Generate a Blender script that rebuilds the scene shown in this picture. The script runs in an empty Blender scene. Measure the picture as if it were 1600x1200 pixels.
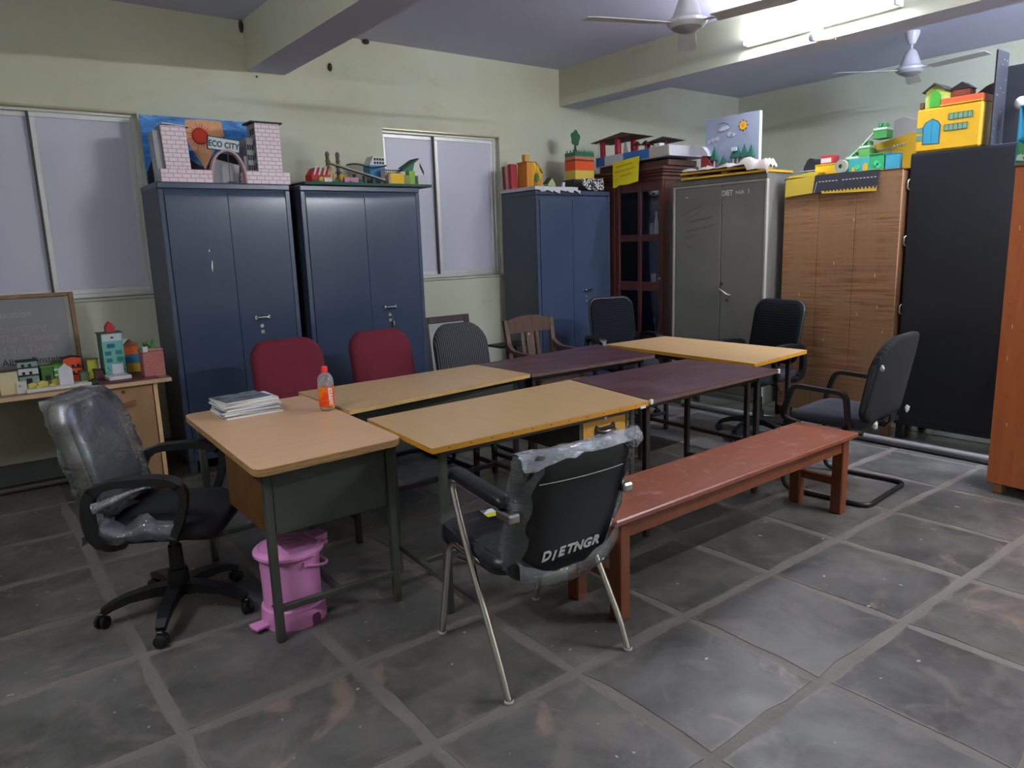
import bpy, bmesh, math, random
from mathutils import Vector, Matrix
random.seed(7)
D = bpy.data
SC = bpy.context.scene
COL = SC.collection
R_ = math.radians
PI = math.pi

# ------------------------------------------------------------------ camera
cam_data = D.cameras.new('camera')
cam_data.sensor_width = 36.0
cam_data.lens = 1141.74 / 1600 * 36
cam_data.clip_start = 0.02
cam = D.objects.new('camera', cam_data)
COL.objects.link(cam)
yaw, pit, rol = R_(37.39413789), R_(10.80068728), R_(-1.8808783)
f_ = Vector((math.sin(yaw) * math.cos(pit), math.cos(yaw) * math.cos(pit), -math.sin(pit)))
r_ = Vector((math.cos(yaw), -math.sin(yaw), 0))
u_ = r_.cross(f_)
r2 = r_ * math.cos(rol) + u_ * math.sin(rol)
u2 = -r_ * math.sin(rol) + u_ * math.cos(rol)
mw = Matrix((r2, u2, -f_)).transposed().to_4x4()
mw.translation = (0, 0, 1.52)
cam.matrix_world = mw
SC.camera = cam

# ------------------------------------------------------------------ world, exposure
w = D.worlds.new('night')
SC.world = w
w.use_nodes = True
w.node_tree.nodes['Background'].inputs[0].default_value = (0.05, 0.06, 0.09, 1)
w.node_tree.nodes['Background'].inputs[1].default_value = 0.3
SC.view_settings.view_transform = 'Standard'
SC.view_settings.look = 'None'
SC.view_settings.gamma = 1
SC.view_settings.use_curve_mapping = False
SC.view_settings.exposure = 1.17
SC.cycles.use_denoising = True
SC.cycles.max_bounces = 8
SC.cycles.diffuse_bounces = 5
SC.cycles.glossy_bounces = 4
SC.cycles.transparent_max_bounces = 16
SC.cycles.caustics_reflective = False
SC.cycles.caustics_refractive = False
SC.cycles.sample_clamp_indirect = 6.0

# strength of the four fluorescent tubes (in view, right of the viewer, left wall, far bay)
TUBE_VIEW = 85.0
TUBE_NEAR = 330.0
TUBE_BACK = 130.0
TUBE_FAR = 480.0
TUBE_COL = (0.955, 0.985, 1.05, 1)
FAR_COL = (0.86, 0.97, 1.24, 1)

# ------------------------------------------------------------------ helpers: colour, materials
def lin(h, k=1.9, cap=0.82):
    h = h.lstrip('#')
    o = []
    for i in (0, 2, 4):
        c = int(h[i:i + 2], 16) / 255
        c = c / 12.92 if c <= 0.04045 else ((c + 0.055) / 1.055) ** 2.4
        o.append(min(cap, c * k))
    return tuple(o) + (1,)

_mats = {}
def newmat(name):
    m = D.materials.new(name)
    m.use_nodes = True
    nt = m.node_tree
    b = nt.nodes['Principled BSDF']
    return m, nt, b

def mixrgb(nt, a, b, fac, mode='MIX'):
    n = nt.nodes.new('ShaderNodeMix')
    n.data_type = 'RGBA'
    n.blend_type = mode
    for i, v in ((6, a), (7, b)):
        if isinstance(v, tuple): n.inputs[i].default_value = v
        else: nt.links.new(v, n.inputs[i])
    if isinstance(fac, (int, float)): n.inputs[0].default_value = fac
    else: nt.links.new(fac, n.inputs[0])
    return n.outputs[2]

def noise(nt, vec, scale, detail=4, rough=0.55, dist=0):
    n = nt.nodes.new('ShaderNodeTexNoise')
    n.inputs['Scale'].default_value = scale
    n.inputs['Detail'].default_value = detail
    n.inputs['Roughness'].default_value = rough
    n.inputs['Distortion'].default_value = dist
    if vec is not None: nt.links.new(vec, n.inputs['Vector'])
    return n.outputs['Fac']

def ramp(nt, fac, stops):
    n = nt.nodes.new('ShaderNodeValToRGB')
    e = n.color_ramp.elements
    while len(e) < len(stops): e.new(0.5)
    for el, (p, c) in zip(e, stops):
        el.position = p
        el.color = c if isinstance(c, tuple) else (c, c, c, 1)
    nt.links.new(fac, n.inputs[0])
    return n.outputs[0]

def coords(nt, kind='Object', stretch=None, rnd=True):
    tc = nt.nodes.new('ShaderNodeTexCoord')
    v = tc.outputs[kind]
    if stretch:
        mp = nt.nodes.new('ShaderNodeMapping')
        mp.inputs['Scale'].default_value = stretch
        nt.links.new(v, mp.inputs['Vector'])
        v = mp.outputs[0]
    return v

def bump(nt, b, h, strength=0.2, dist=0.01):
    n = nt.nodes.new('ShaderNodeBump')
    n.inputs['Strength'].default_value = strength
    n.inputs['Distance'].default_value = dist
    nt.links.new(h, n.inputs['Height'])
    nt.links.new(n.outputs[0], b.inputs['Normal'])

def M(name, col, rough=0.5, metal=0, var=0.10, scale=9, stretch=None, bmp=0, k=1.9, spec=0.5, coat=0):
    """plain material with a little procedural unevenness"""
    if name in _mats: return _mats[name]
    m, nt, b = newmat(name)
    c = lin(col, k) if isinstance(col, str) else col
    v = coords(nt, 'Object', stretch)
    f = noise(nt, v, scale)
    lo = tuple(x * (1 - var) for x in c[:3]) + (1,)
    hi = tuple(min(0.95, x * (1 + var)) for x in c[:3]) + (1,)
    nt.links.new(mixrgb(nt, lo, hi, f), b.inputs['Base Color'])
    b.inputs['Roughness'].default_value = rough
    b.inputs['Metallic'].default_value = metal
    b.inputs['Specular IOR Level'].default_value = spec
    if coat:
        b.inputs['Coat Weight'].default_value = coat
        b.inputs['Coat Roughness'].default_value = 0.15
    if bmp: bump(nt, b, noise(nt, v, scale * 6, 3), bmp, 0.004)
    _mats[name] = m
    return m

def wood(name, c1, c2, stretch=(1, 14, 14), rough=0.4, scale=3, k=1.9, bmp=0.05, wear=None):
    if name in _mats: return _mats[name]
    m, nt, b = newmat(name)
    v = coords(nt, 'Object', stretch)
    f = noise(nt, v, scale, 6, 0.6, 1.2)
    g = ramp(nt, f, [(0.3, 0.0), (0.7, 1.0)])
    c = mixrgb(nt, lin(c1, k), lin(c2, k), g)
    if wear:
        v2 = coords(nt, 'Object')
        c = mixrgb(nt, c, lin(wear, k), ramp(nt, noise(nt, v2, 11, 6, 0.7), [(0.55, 0.0), (0.70, 0.45)]))
    nt.links.new(c, b.inputs['Base Color'])
    b.inputs['Roughness'].default_value = rough
    if bmp: bump(nt, b, f, bmp, 0.003)
    _mats[name] = m
    return m

def glow(name, col, s):
    m, nt, b = newmat(name)
    nt.nodes.remove(b)
    e = nt.nodes.new('ShaderNodeEmission')
    e.inputs[0].default_value = col
    e.inputs[1].default_value = s
    nt.links.new(e.outputs[0], nt.nodes['Material Output'].inputs[0])
    return m

def film(name, white=0.10, gloss=0.25, rough=0.12, bscale=14, bstr=0.7):
    """thin crinkled clear polythene"""
    if name in _mats: return _mats[name]
    m, nt, b = newmat(name)
    nt.nodes.remove(b)
    v = coords(nt, 'Object')
    h = noise(nt, v, bscale, 5, 0.6, 1.5)
    bp = nt.nodes.new('ShaderNodeBump')
    bp.inputs['Strength'].default_value = bstr
    bp.inputs['Distance'].default_value = 0.02
    nt.links.new(h, bp.inputs['Height'])
    tr = nt.nodes.new('ShaderNodeBsdfTransparent')
    gl = nt.nodes.new('ShaderNodeBsdfGlossy')
    gl.inputs['Roughness'].default_value = rough
    gl.inputs['Color'].default_value = (0.9, 0.95, 1, 1)
    nt.links.new(bp.outputs[0], gl.inputs['Normal'])
    df = nt.nodes.new('ShaderNodeBsdfDiffuse')
    df.inputs['Color'].default_value = (0.7, 0.75, 0.8, 1)
    nt.links.new(bp.outputs[0], df.inputs['Normal'])
    m1 = nt.nodes.new('ShaderNodeMixShader')
    fr = nt.nodes.new('ShaderNodeFresnel')
    fr.inputs[0].default_value = 1.45
    nt.links.new(bp.outputs[0], fr.inputs['Normal'])
    ad = nt.nodes.new('ShaderNodeMath'); ad.operation = 'ADD'; ad.use_clamp = True
    ad.inputs[1].default_value = gloss * 0.4
    nt.links.new(fr.outputs[0], ad.inputs[0])
    nt.links.new(ad.outputs[0], m1.inputs[0])
    nt.links.new(tr.outputs[0], m1.inputs[1]); nt.links.new(gl.outputs[0], m1.inputs[2])
    m2 = nt.nodes.new('ShaderNodeMixShader')
    wr = ramp(nt, noise(nt, v, bscale * 0.5, 4, 0.5, 1.0), [(0.40, white * 0.5), (0.70, min(1, white * 1.8))])
    nt.links.new(wr, m2.inputs[0])
    nt.links.new(m1.outputs[0], m2.inputs[1]); nt.links.new(df.outputs[0], m2.inputs[2])
    nt.links.new(m2.outputs[0], nt.nodes['Material Output'].inputs[0])
    _mats[name] = m
    return m

def glass(name, tint=(0.9, 0.95, 0.95, 1), gl_=0.05):
    if name in _mats: return _mats[name]
    m, nt, b = newmat(name)
    nt.nodes.remove(b)
    tr = nt.nodes.new('ShaderNodeBsdfTransparent'); tr.inputs[0].default_value = tint
    gl = nt.nodes.new('ShaderNodeBsdfGlossy'); gl.inputs['Roughness'].default_value = gl_
    fr = nt.nodes.new('ShaderNodeFresnel'); fr.inputs[0].default_value = 1.5
    mx = nt.nodes.new('ShaderNodeMixShader')
    nt.links.new(fr.outputs[0], mx.inputs[0]); nt.links.new(tr.outputs[0], mx.inputs[1]); nt.links.new(gl.outputs[0], mx.inputs[2])
    nt.links.new(mx.outputs[0], nt.nodes['Material Output'].inputs[0])
    _mats[name] = m
    return m

# ------------------------------------------------------------------ helpers: mesh builder
class MB:
    def __init__(s): s.v, s.f, s.mi, s.sm = [], [], [], []
    def add(s, vs, fs, mi=0, smooth=False, T=None):
        o = len(s.v)
        for p in vs:
            p = Vector(p)
            s.v.append(T @ p if T is not None else p)
        for q in fs:
            s.f.append(tuple(i + o for i in q)); s.mi.append(mi); s.sm.append(smooth)
        return s
    def box(s, a, b, bv=0.0, mi=0, T=None):
        a, b = [min(x, y) for x, y in zip(a, b)], [max(x, y) for x, y in zip(a, b)]
        c = [(x + y) / 2 for x, y in zip(a, b)]; h = [(y - x) / 2 for x, y in zip(a, b)]
        if bv <= 0:
            vs = [(c[0] + sx * h[0], c[1] + sy * h[1], c[2] + sz * h[2]) for sx in (-1, 1) for sy in (-1, 1) for sz in (-1, 1)]
            fs = [(0, 1, 3, 2), (4, 6, 7, 5), (0, 4, 5, 1), (2, 3, 7, 6), (0, 2, 6, 4), (1, 5, 7, 3)]
            return s.add(vs, fs, mi, False, T)
        bv = min(bv, min(h) * 0.95)
        vs, idx = [], {}
        for sx in (-1, 1):
            for sy in (-1, 1):
                for sz in (-1, 1):
                    sg = (sx, sy, sz)
                    for ax in range(3):
                        p = [c[i] + sg[i] * (h[i] if i == ax else h[i] - bv) for i in range(3)]
                        idx[(sx, sy, sz, ax)] = len(vs); vs.append(p)
        fs = []
        def sgn(ax, val, o1, v1, o2, v2):
            t = [0, 0, 0]; t[ax] = val; t[o1] = v1; t[o2] = v2; return tuple(t)
        for ax in range(3):
            o1, o2 = (ax + 1) % 3, (ax + 2) % 3
            for val in (-1, 1):
                q = [idx[sgn(ax, val, o1, a1, o2, a2) + (ax,)] for a1, a2 in ((-1, -1), (1, -1), (1, 1), (-1, 1))]
                fs.append(tuple(q if val > 0 else q[::-1]))
        for ax in range(3):  # edges parallel to ax
            o1, o2 = (ax + 1) % 3, (ax + 2) % 3
            for v1 in (-1, 1):
                for v2 in (-1, 1):
                    A = idx[sgn(ax, -1, o1, v1, o2, v2) + (o1,)]; B = idx[sgn(ax, 1, o1, v1, o2, v2) + (o1,)]
                    Cc = idx[sgn(ax, 1, o1, v1, o2, v2) + (o2,)]; Dd = idx[sgn(ax, -1, o1, v1, o2, v2) + (o2,)]
                    q = (A, Dd, Cc, B)
                    fs.append(q if v1 * v2 > 0 else q[::-1])
        for sx in (-1, 1):
            for sy in (-1, 1):
                for sz in (-1, 1):
                    q = tuple(idx[(sx, sy, sz, ax)] for ax in range(3))
                    fs.append(q if sx * sy * sz > 0 else q[::-1])
        return s.add(vs, fs, mi, False, T)
    def bar(s, p, q, w_, h_, bv=0.0, mi=0, up=(0, 0, 1)):
        p, q = Vector(p), Vector(q)
        d = (q - p); L = d.length; d.normalize()
        u = Vector(up)
        if abs(d.dot(u)) > 0.98: u = Vector((0, 1, 0))
        x = d.cross(u).normalized(); z = x.cross(d).normalized()
        T = Matrix((x, d, z)).transposed().to_4x4(); T.translation = p
        return s.box((-w_ / 2, 0, -h_ / 2), (w_ / 2, L, h_ / 2), bv, mi, T)
    def tube(s, pts, r, n=8, closed=False, mi=0, cap=True, T=None):
        P = [Vector(p) for p in pts]; N = len(P)
        rs = r if isinstance(r, (list, tuple)) else [r] * N
        tang = []
        for i in range(N):
            if closed: t = P[(i + 1) % N] - P[i - 1]
            else: t = P[min(i + 1, N - 1)] - P[max(i - 1, 0)]
            tang.append(t.normalized() if t.length > 1e-9 else Vector((0, 0, 1)))
        a = tang[0].orthogonal().normalized()
        vs, fs = [], []
        for i in range(N):
            t = tang[i]
            a = (a - t * a.dot(t))
            a = a.normalized() if a.length > 1e-6 else t.orthogonal().normalized()
            b = t.cross(a)
            for k in range(n):
                an = 2 * PI * k / n
                vs.append(P[i] + (a * math.cos(an) + b * math.sin(an)) * rs[i])
        m = N if closed else N - 1
        for i in range(m):
            j = (i + 1) % N
            for k in range(n):
                k2 = (k + 1) % n
                fs.append((i * n + k, i * n + k2, j * n + k2, j * n + k))
        s.add(vs, fs, mi, True, T)
        if cap and not closed:
            s.add(vs[:n], [tuple(range(n))[::-1]], mi, False, T)
            s.add(vs[-n:], [tuple(range(n))], mi, False, T)
        return s
    def sweep(s, pts, w_, h_, side, mi=0, T=None, smooth=False):
        """rectangular section swept along pts lying in a plane whose normal is side"""
        P = [Vector(p) for p in pts]; N = len(P); sd = Vector(side).normalized()
        vs, fs = [], []
        ws = w_ if isinstance(w_, (list, tuple)) else [w_] * N
        hs = h_ if isinstance(h_, (list, tuple)) else [h_] * N
        for i in range(N):
            t = (P[min(i + 1, N - 1)] - P[max(i - 1, 0)]).normalized()
            b = sd.cross(t).normalized()
            for sx, sy in ((-1, -1), (1, -1), (1, 1), (-1, 1)):
                vs.append(P[i] + sd * (sx * ws[i] / 2) + b * (sy * hs[i] / 2))
        for i in range(N - 1):
            for k in range(4):
                k2 = (k + 1) % 4
                fs.append((i * 4 + k, i * 4 + k2, i * 4 + 4 + k2, i * 4 + 4 + k))
        fs.append((3, 2, 1, 0)); fs.append(tuple((N - 1) * 4 + k for k in range(4)))
        return s.add(vs, fs, mi, smooth, T)
    def lathe(s, prof, n=20, c=(0, 0, 0), mi=0, T=None, smooth=True, sharp=0.6):
        """prof: list of (radius, z)"""
        c = Vector(c)
        runs, cur = [], [prof[0]]
        for i in range(1, len(prof)):
            cur.append(prof[i])
            if i < len(prof) - 1:
                a = Vector((prof[i][0] - prof[i - 1][0], prof[i][1] - prof[i - 1][1]))
                b = Vector((prof[i + 1][0] - prof[i][0], prof[i + 1][1] - prof[i][1]))
                if a.length > 1e-9 and b.length > 1e-9 and a.angle(b) > sharp:
                    runs.append(cur); cur = [prof[i]]
        runs.append(cur)
        for rn in runs:
            vs, fs = [], []
            for (r, z) in rn:
                for k in range(n):
                    an = 2 * PI * k / n
                    vs.append(c + Vector((r * math.cos(an), r * math.sin(an), z)))
            for i in range(len(rn) - 1):
                for k in range(n):
                    k2 = (k + 1) % n
                    fs.append((i * n + k, i * n + k2, i * n + n + k2, i * n + n + k))
            s.add(vs, fs, mi, smooth, T)
        return s
    def prism(s, poly, d0, d1, plane='xz', mi=0, T=None, smooth_side=False):
        """2d polygon extruded; plane xz -> depth along y, xy -> z, yz -> x"""
        def pt(p, d):
            return {'xz': (p[0], d, p[1]), 'xy': (p[0], p[1], d), 'yz': (d, p[0], p[1])}[plane]
        n = len(poly)
        va = [pt(p, d0) for p in poly]; vb = [pt(p, d1) for p in poly]
        s.add(va, [tuple(range(n))], mi, False, T)
        s.add(vb, [tuple(range(n))[::-1]], mi, False, T)
        s.add(va + vb, [(i, i + n, (i + 1) % n + n, (i + 1) % n) for i in range(n)], mi, smooth_side, T)
        return s
    def pad(s, outline, prof, fn=None, mi=0, T=None, back=None):
        """cushion: outline (2d polygon about its own centre) ; prof list of (scale, depth) from rim of the back to the middle of the front"""
        cx = sum(p[0] for p in outline) / len(outline); cy = sum(p[1] for p in outline) / len(outline)
        n = len(outline); vs, fs = [], []
        for sc, dp in prof:
            for x, y in outline:
                q = (cx + (x - cx) * sc, cy + (y - cy) * sc, dp)
                vs.append(fn(*q) if fn else q)
        for i in range(len(prof) - 1):
            for k in range(n):
                k2 = (k + 1) % n
                fs.append((i * n + k, i * n + k2, i * n + n + k2, i * n + n + k))
        fs.append(tuple(range(n))[::-1])
        fs.append(tuple((len(prof) - 1) * n + k for k in range(n)))
        return s.add(vs, fs, mi, True, T)
    def build(s, name, mats, parent=None, label=None, T=None):
        me = D.meshes.new(name)
        vs = s.v if T is None else [T @ p for p in s.v]
        me.from_pydata([tuple(p) for p in vs], [], s.f)
        if not isinstance(mats, (list, tuple)): mats = [mats]
        for m in mats: me.materials.append(m)
        me.polygons.foreach_set('material_index', s.mi)
        me.polygons.foreach_set('use_smooth', s.sm)
        bm = bmesh.new(); bm.from_mesh(me)
        bmesh.ops.recalc_face_normals(bm, faces=bm.faces)
        bm.to_mesh(me); bm.free()
        me.update()
        o = D.objects.new(name, me)
        COL.objects.link(o)
        if parent is not None: o.parent = parent
        if label: o['label'] = label
        return o

def rrect(w_, h_, r, n=5, cx=0, cy=0, rt=None):
    """rounded rectangle outline; rt = radius of the two upper corners"""
    rt = r if rt is None else rt
    o = []
    for (sx, sy, a0, rr) in ((1, -1, -90, r), (1, 1, 0, rt), (-1, 1, 90, rt), (-1, -1, 180, r)):
        for k in range(n + 1):
            a = R_(a0 + 90 * k / n)
            o.append((cx + sx * (w_ / 2 - rr) + rr * math.cos(a), cy + sy * (h_ / 2 - rr) + rr * math.sin(a)))
    return o

def fillet(pts, r, n=5):
    P = [Vector(p) for p in pts]; o = [P[0]]
    for i in range(1, len(P) - 1):
        a, b, c = P[i - 1], P[i], P[i + 1]
        d1, d2 = (a - b), (c - b)
        rr = min(r, d1.length * 0.48, d2.length * 0.48)
        p0 = b + d1.normalized() * rr; p1 = b + d2.normalized() * rr
        for k in range(n + 1):
            t = k / n
            o.append(p0 * (1 - t) ** 2 + b * 2 * t * (1 - t) + p1 * t * t)
    o.append(P[-1])
    return o

def thing(name, label, cat, loc=(0, 0, 0), rz=0.0, group=None):
    o = D.objects.new(name, None)
    o.empty_display_size = 0.05
    COL.objects.link(o)
    o.location = loc; o.rotation_euler = (0, 0, rz)
    o['label'] = label; o['category'] = cat
    if group: o['group'] = group
    return o

def tag(o, label, cat, group=None, loc=None, rz=None):
    o['label'] = label; o['category'] = cat
    if group: o['group'] = group
    if loc is not None: o.location = loc
    if rz is not None: o.rotation_euler = (0, 0, rz)
    return o

def struct(name, mb, mats, parent=None):
    o = mb.build(name, mats, parent)
    if parent is None: o['kind'] = 'structure'
    return o

def dup(root, loc, rz, label=None, group=None):
    r = root.copy(); COL.objects.link(r); r.location = loc; r.rotation_euler = (0, 0, rz)
    if label: r['label'] = label
    if group: r['group'] = group
    for ch in list(root.children):
        c = ch.copy(); COL.objects.link(c); c.parent = r
        for g in list(ch.children):
            d = g.copy(); COL.objects.link(d); d.parent = c
    return r

def text_mb(txt, size, ext=0.0006, T=None, mb=None, mi=0, shear=0, sx=1.0, align='LEFT', space=1.0, bold=0.0):
    cu = D.curves.new('t', 'FONT')
    cu.body = txt; cu.size = size; cu.extrude = ext; cu.shear = shear; cu.align_x = align
    cu.space_character = space; cu.offset = bold; cu.resolution_u = 3
    ob = D.objects.new('t', cu); COL.objects.link(ob)
    dg = bpy.context.evaluated_depsgraph_get()
    me = D.meshes.new_from_object(ob.evaluated_get(dg))
    mb = mb or MB()
    S = Matrix.Diagonal((sx, 1, 1, 1))
    TT = (T @ S) if T is not None else S
    mb.add([v.co.copy() for v in me.vertices], [tuple(p.vertices) for p in me.polygons], mi, False, TT)
    D.objects.remove(ob); D.curves.remove(cu); D.meshes.remove(me)
    return mb

def frame_T(origin, xdir, ydir):
    x = Vector(xdir).normalized(); y = Vector(ydir); y = (y - x * y.dot(x)).normalized(); z = x.cross(y)
    T = Matrix((x, y, z)).transposed().to_4x4(); T.translation = Vector(origin)
    return T

# ================================================================== ROOM
X0, X1, Y0, Y1, ZC = -1.0, 8.2, -1.4, 5.86, 3.23

def wall_mat():
    m, nt, b = newmat('lime_wash_wall')
    v = coords(nt, 'Object')
    big = ramp(nt, noise(nt, v, 0.9, 5, 0.6), [(0.35, 0.0), (0.65, 1.0)])
    c = mixrgb(nt, (0.560, 0.567, 0.425, 1), (0.625, 0.637, 0.520, 1), big)
    stain = ramp(nt, noise(nt, coords(nt, 'Object', (1, 1, 2.2)), 2.6, 7, 0.68), [(0.60, 0.0), (0.74, 0.5)])
    c = mixrgb(nt, c, (0.46, 0.44, 0.28, 1), stain)
    nt.links.new(c, b.inputs['Base Color'])
    b.inputs['Roughness'].default_value = 0.7
    b.inputs['Specular IOR Level'].default_value = 0.3
    bump(nt, b, noise(nt, v, 60, 3), 0.06, 0.004)
    return m
WALL = wall_mat()
CEIL = M('grey_distemper_ceiling', (0.58, 0.59, 0.80, 1), 0.85, var=0.06, scale=2)

def tile_mat():
    m, nt, b = newmat('slate_floor_tile')
    v = coords(nt, 'Object')
    oi = nt.nodes.new('ShaderNodeObjectInfo')
    rnd = oi.outputs['Random']
    add = nt.nodes.new('ShaderNodeVectorMath'); add.operation = 'ADD'
    sc = nt.nodes.new('ShaderNodeMath'); sc.operation = 'MULTIPLY'; sc.inputs[1].default_value = 37.0
    nt.links.new(rnd, sc.inputs[0]); nt.links.new(v, add.inputs[0]); nt.links.new(sc.outputs[0], add.inputs[1])
    vv = add.outputs[0]
    base = mixrgb(nt, (0.068, 0.064, 0.055, 1), (0.104, 0.099, 0.088, 1), rnd)
    n1 = ramp(nt, noise(nt, vv, 2.6, 8, 0.68, 0.4), [(0.36, 0.0), (0.64, 1.0)])
    c = mixrgb(nt, mixrgb(nt, base, (0.036, 0.036, 0.033, 1), 0.6), mixrgb(nt, base, (0.165, 0.157, 0.140, 1), 0.7), n1)
    sm = ramp(nt, noise(nt, vv, 5.5, 6, 0.62, 0.8), [(0.52, 0.0), (0.70, 0.6)])
    c = mixrgb(nt, c, (0.20, 0.175, 0.15, 1), sm)
    br = ramp(nt, noise(nt, vv, 3.1, 5, 0.6, 1.0), [(0.62, 0.0), (0.70, 0.7)])
    c = mixrgb(nt, c, (0.29, 0.21, 0.16, 1), br)
    dots = ramp(nt, noise(nt, vv, 30, 1, 0.4), [(0.775, 0.0), (0.80, 0.9)])
    c = mixrgb(nt, c, (0.5, 0.48, 0.44, 1), dots)
    # cement smeared over the edges of the stone
    sep = nt.nodes.new('ShaderNodeSeparateXYZ')
    tg = nt.nodes.new('ShaderNodeTexCoord')
    nt.links.new(tg.outputs['Generated'], sep.inputs[0])
    def mth(op, a, b_=None):
        q = nt.nodes.new('ShaderNodeMath'); q.operation = op
        for i_, v_ in enumerate((a, b_)):
            if v_ is None: continue
            if isinstance(v_, (int, float)): q.inputs[i_].default_value = v_
            else: nt.links.new(v_, q.inputs[i_])
        return q.outputs[0]
    e = mth('MAXIMUM', mth('ABSOLUTE', mth('SUBTRACT', sep.outputs[0], .5)), mth('ABSOLUTE', mth('SUBTRACT', sep.outputs[1], .5)))
    e = mth('ADD', e, mth('MULTIPLY', mth('SUBTRACT', noise(nt, vv, 9, 6, .7, .5), .5), .11))
    cem = ramp(nt, e, [(0.474, 0.0), (0.488, 0.85)])
    c = mixrgb(nt, c, mixrgb(nt, (0.118, 0.105, 0.090, 1), (0.225, 0.197, 0.168, 1), noise(nt, vv, 5, 7, .7)), cem)
    nt.links.new(c, b.inputs['Base Color'])
    rr = ramp(nt, noise(nt, vv, 4.5, 6, 0.65, 0.5), [(0.3, 0.32), (0.7, 0.50)])
    nt.links.new(rr, b.inputs['Roughness'])
    b.inputs['Specular IOR Level'].default_value = 0.55
    bump(nt, b, noise(nt, vv, 7, 6, 0.6), 0.10, 0.01)
    return m
TILE = tile_mat()
def mortar_mat():
    m, nt, b = newmat('cement_joint')
    v = coords(nt, 'Object')
    n1 = noise(nt, v, 5, 7, 0.7)
    c = mixrgb(nt, (0.118, 0.105, 0.090, 1), (0.225, 0.197, 0.168, 1), n1)
    nt.links.new(c, b.inputs['Base Color'])
    b.inputs['Roughness'].default_value = 0.62
    bump(nt, b, noise(nt, v, 40, 5, 0.65), 0.35, 0.01)
    return m
MORTAR = mortar_mat()

# floor: cement bed, slate tiles laid on it one by one
floor = struct('floor', MB().box((X0 - 0.1, Y0 - 0.1, -0.12), (X1 + 0.1, Y1 + 0.1, -0.0025)), MORTAR)
xs = [-0.78, -0.19, 0.41, 1.01, 1.608, 2.215, 2.815, 3.40, 3.985, 4.58, 5.17, 5.77, 6.37, 6.97, 7.57, 8.17]
ys = [-1.20, -0.60, 0.0, 0.59, 1.188, 1.782, 2.343, 2.956, 3.481, 4.054, 4.646, 5.24, 5.84]
rt = random.Random(3)
def tile_mesh(w_, h_):
    g = 0.019
    k = 4
    pts = []
    cor = [(-w_ / 2 + g, -h_ / 2 + g), (w_ / 2 - g, -h_ / 2 + g), (w_ / 2 - g, h_ / 2 - g), (-w_ / 2 + g, h_ / 2 - g)]
    for i in range(4):
        a, b = Vector(cor[i]), Vector(cor[(i + 1) % 4])
        nrm = Vector((-(b - a).y, (b - a).x)).normalized()
        off = rt.uniform(-0.010, 0.004)
        for j in range(k):
            t = j / k
            p = a.lerp(b, t)
            if j: p = p + nrm * (off * -1 * math.sin(PI * t) + rt.uniform(-0.007, 0.010)) + (b - a).normalized() * rt.uniform(-.03, .03)
            else: p = p + Vector((rt.uniform(-.008, .008), rt.uniform(-.008, .008)))
            pts.append((p.x, p.y))
    mb = MB()
    n = len(pts)
    low = [(x, y, -0.004) for x, y in pts]; top = [(x * 0.996, y * 0.996, 0.0) for x, y in pts]
    mb.add(low + top, [(i, (i + 1) % n, n + (i + 1) % n, n + i) for i in range(n)] + [tuple(range(n, 2 * n))])
    return mb
xe = [X0] + xs + [X1]; ye = [Y0] + ys + [Y1]
for i in range(len(xe) - 1):
    for j in range(len(ye) - 1):
        a, b, c, d = xe[i], xe[i + 1], ye[j], ye[j + 1]
        if b - a < 0.08 or d - c < 0.08: continue
        t = tile_mesh(b - a, d - c).build('tile', TILE, floor)
        t.location = ((a + b) / 2, (c + d) / 2, 0)

struct('ceiling', MB().box((X0 - 0.1, Y0 - 0.1, ZC), (X1 + 0.1, Y1 + 0.1, ZC + 0.12)), CEIL)
# window openings in the back wall
W1 = (-0.02, 1.242, 1.245, 2.517); W2 = (3.168, 4.42, 1.235, 2.543)
mb = MB(); T_ = 0.22
xsb = [X0 - 0.1, W1[0], W1[1], W2[0], W2[1], X1 + 0.1]
mb.box((X0 - 0.1, Y1, -0.1), (W1[0], Y1 + T_, ZC))
mb.box((W1[1], Y1, -0.1), (W2[0], Y1 + T_, ZC))
mb.box((W2[1], Y1, -0.1), (X1 + 0.1, Y1 + T_, ZC))
for W in (W1, W2):
    mb.box((W[0], Y1, -0.1), (W[1], Y1 + T_, W[2])); mb.box((W[0], Y1, W[3]), (W[1], Y1 + T_, ZC))
struct('wall_back', mb, WALL)
struct('wall_right', MB().box((X1, Y0 - 0.1, -0.1), (X1 + 0.15, Y1 + 0.1, ZC)), WALL)
struct('wall_left', MB().box((X0 - 0.15, Y0 - 0.1, -0.1), (X0, Y1 + 0.1, ZC)), WALL)
struct('wall_near', MB().box((X0 - 0.1, Y0 - 0.15, -0.1), (X1 + 0.1, Y0, ZC)), WALL)
SKIRT = M('grey_cement_skirting', (0.115, 0.12, 0.118, 1), 0.45, var=0.35, scale=5, bmp=0.1)
struct('baseboard_back', MB().box((X0, Y1 - 0.014, 0.0), (X1, Y1 + 0.01, 0.168), 0.004), SKIRT)
struct('baseboard_left', MB().box((X0 - 0.01, Y0, 0.0), (X0 + 0.014, Y1 - 0.02, 0.168), 0.004), SKIRT)
struct('baseboard_right', MB().box((X1 - 0.014, Y0, 0.0), (X1 + 0.01, Y1 - 0.02, 0.168), 0.004), SKIRT)
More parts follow.
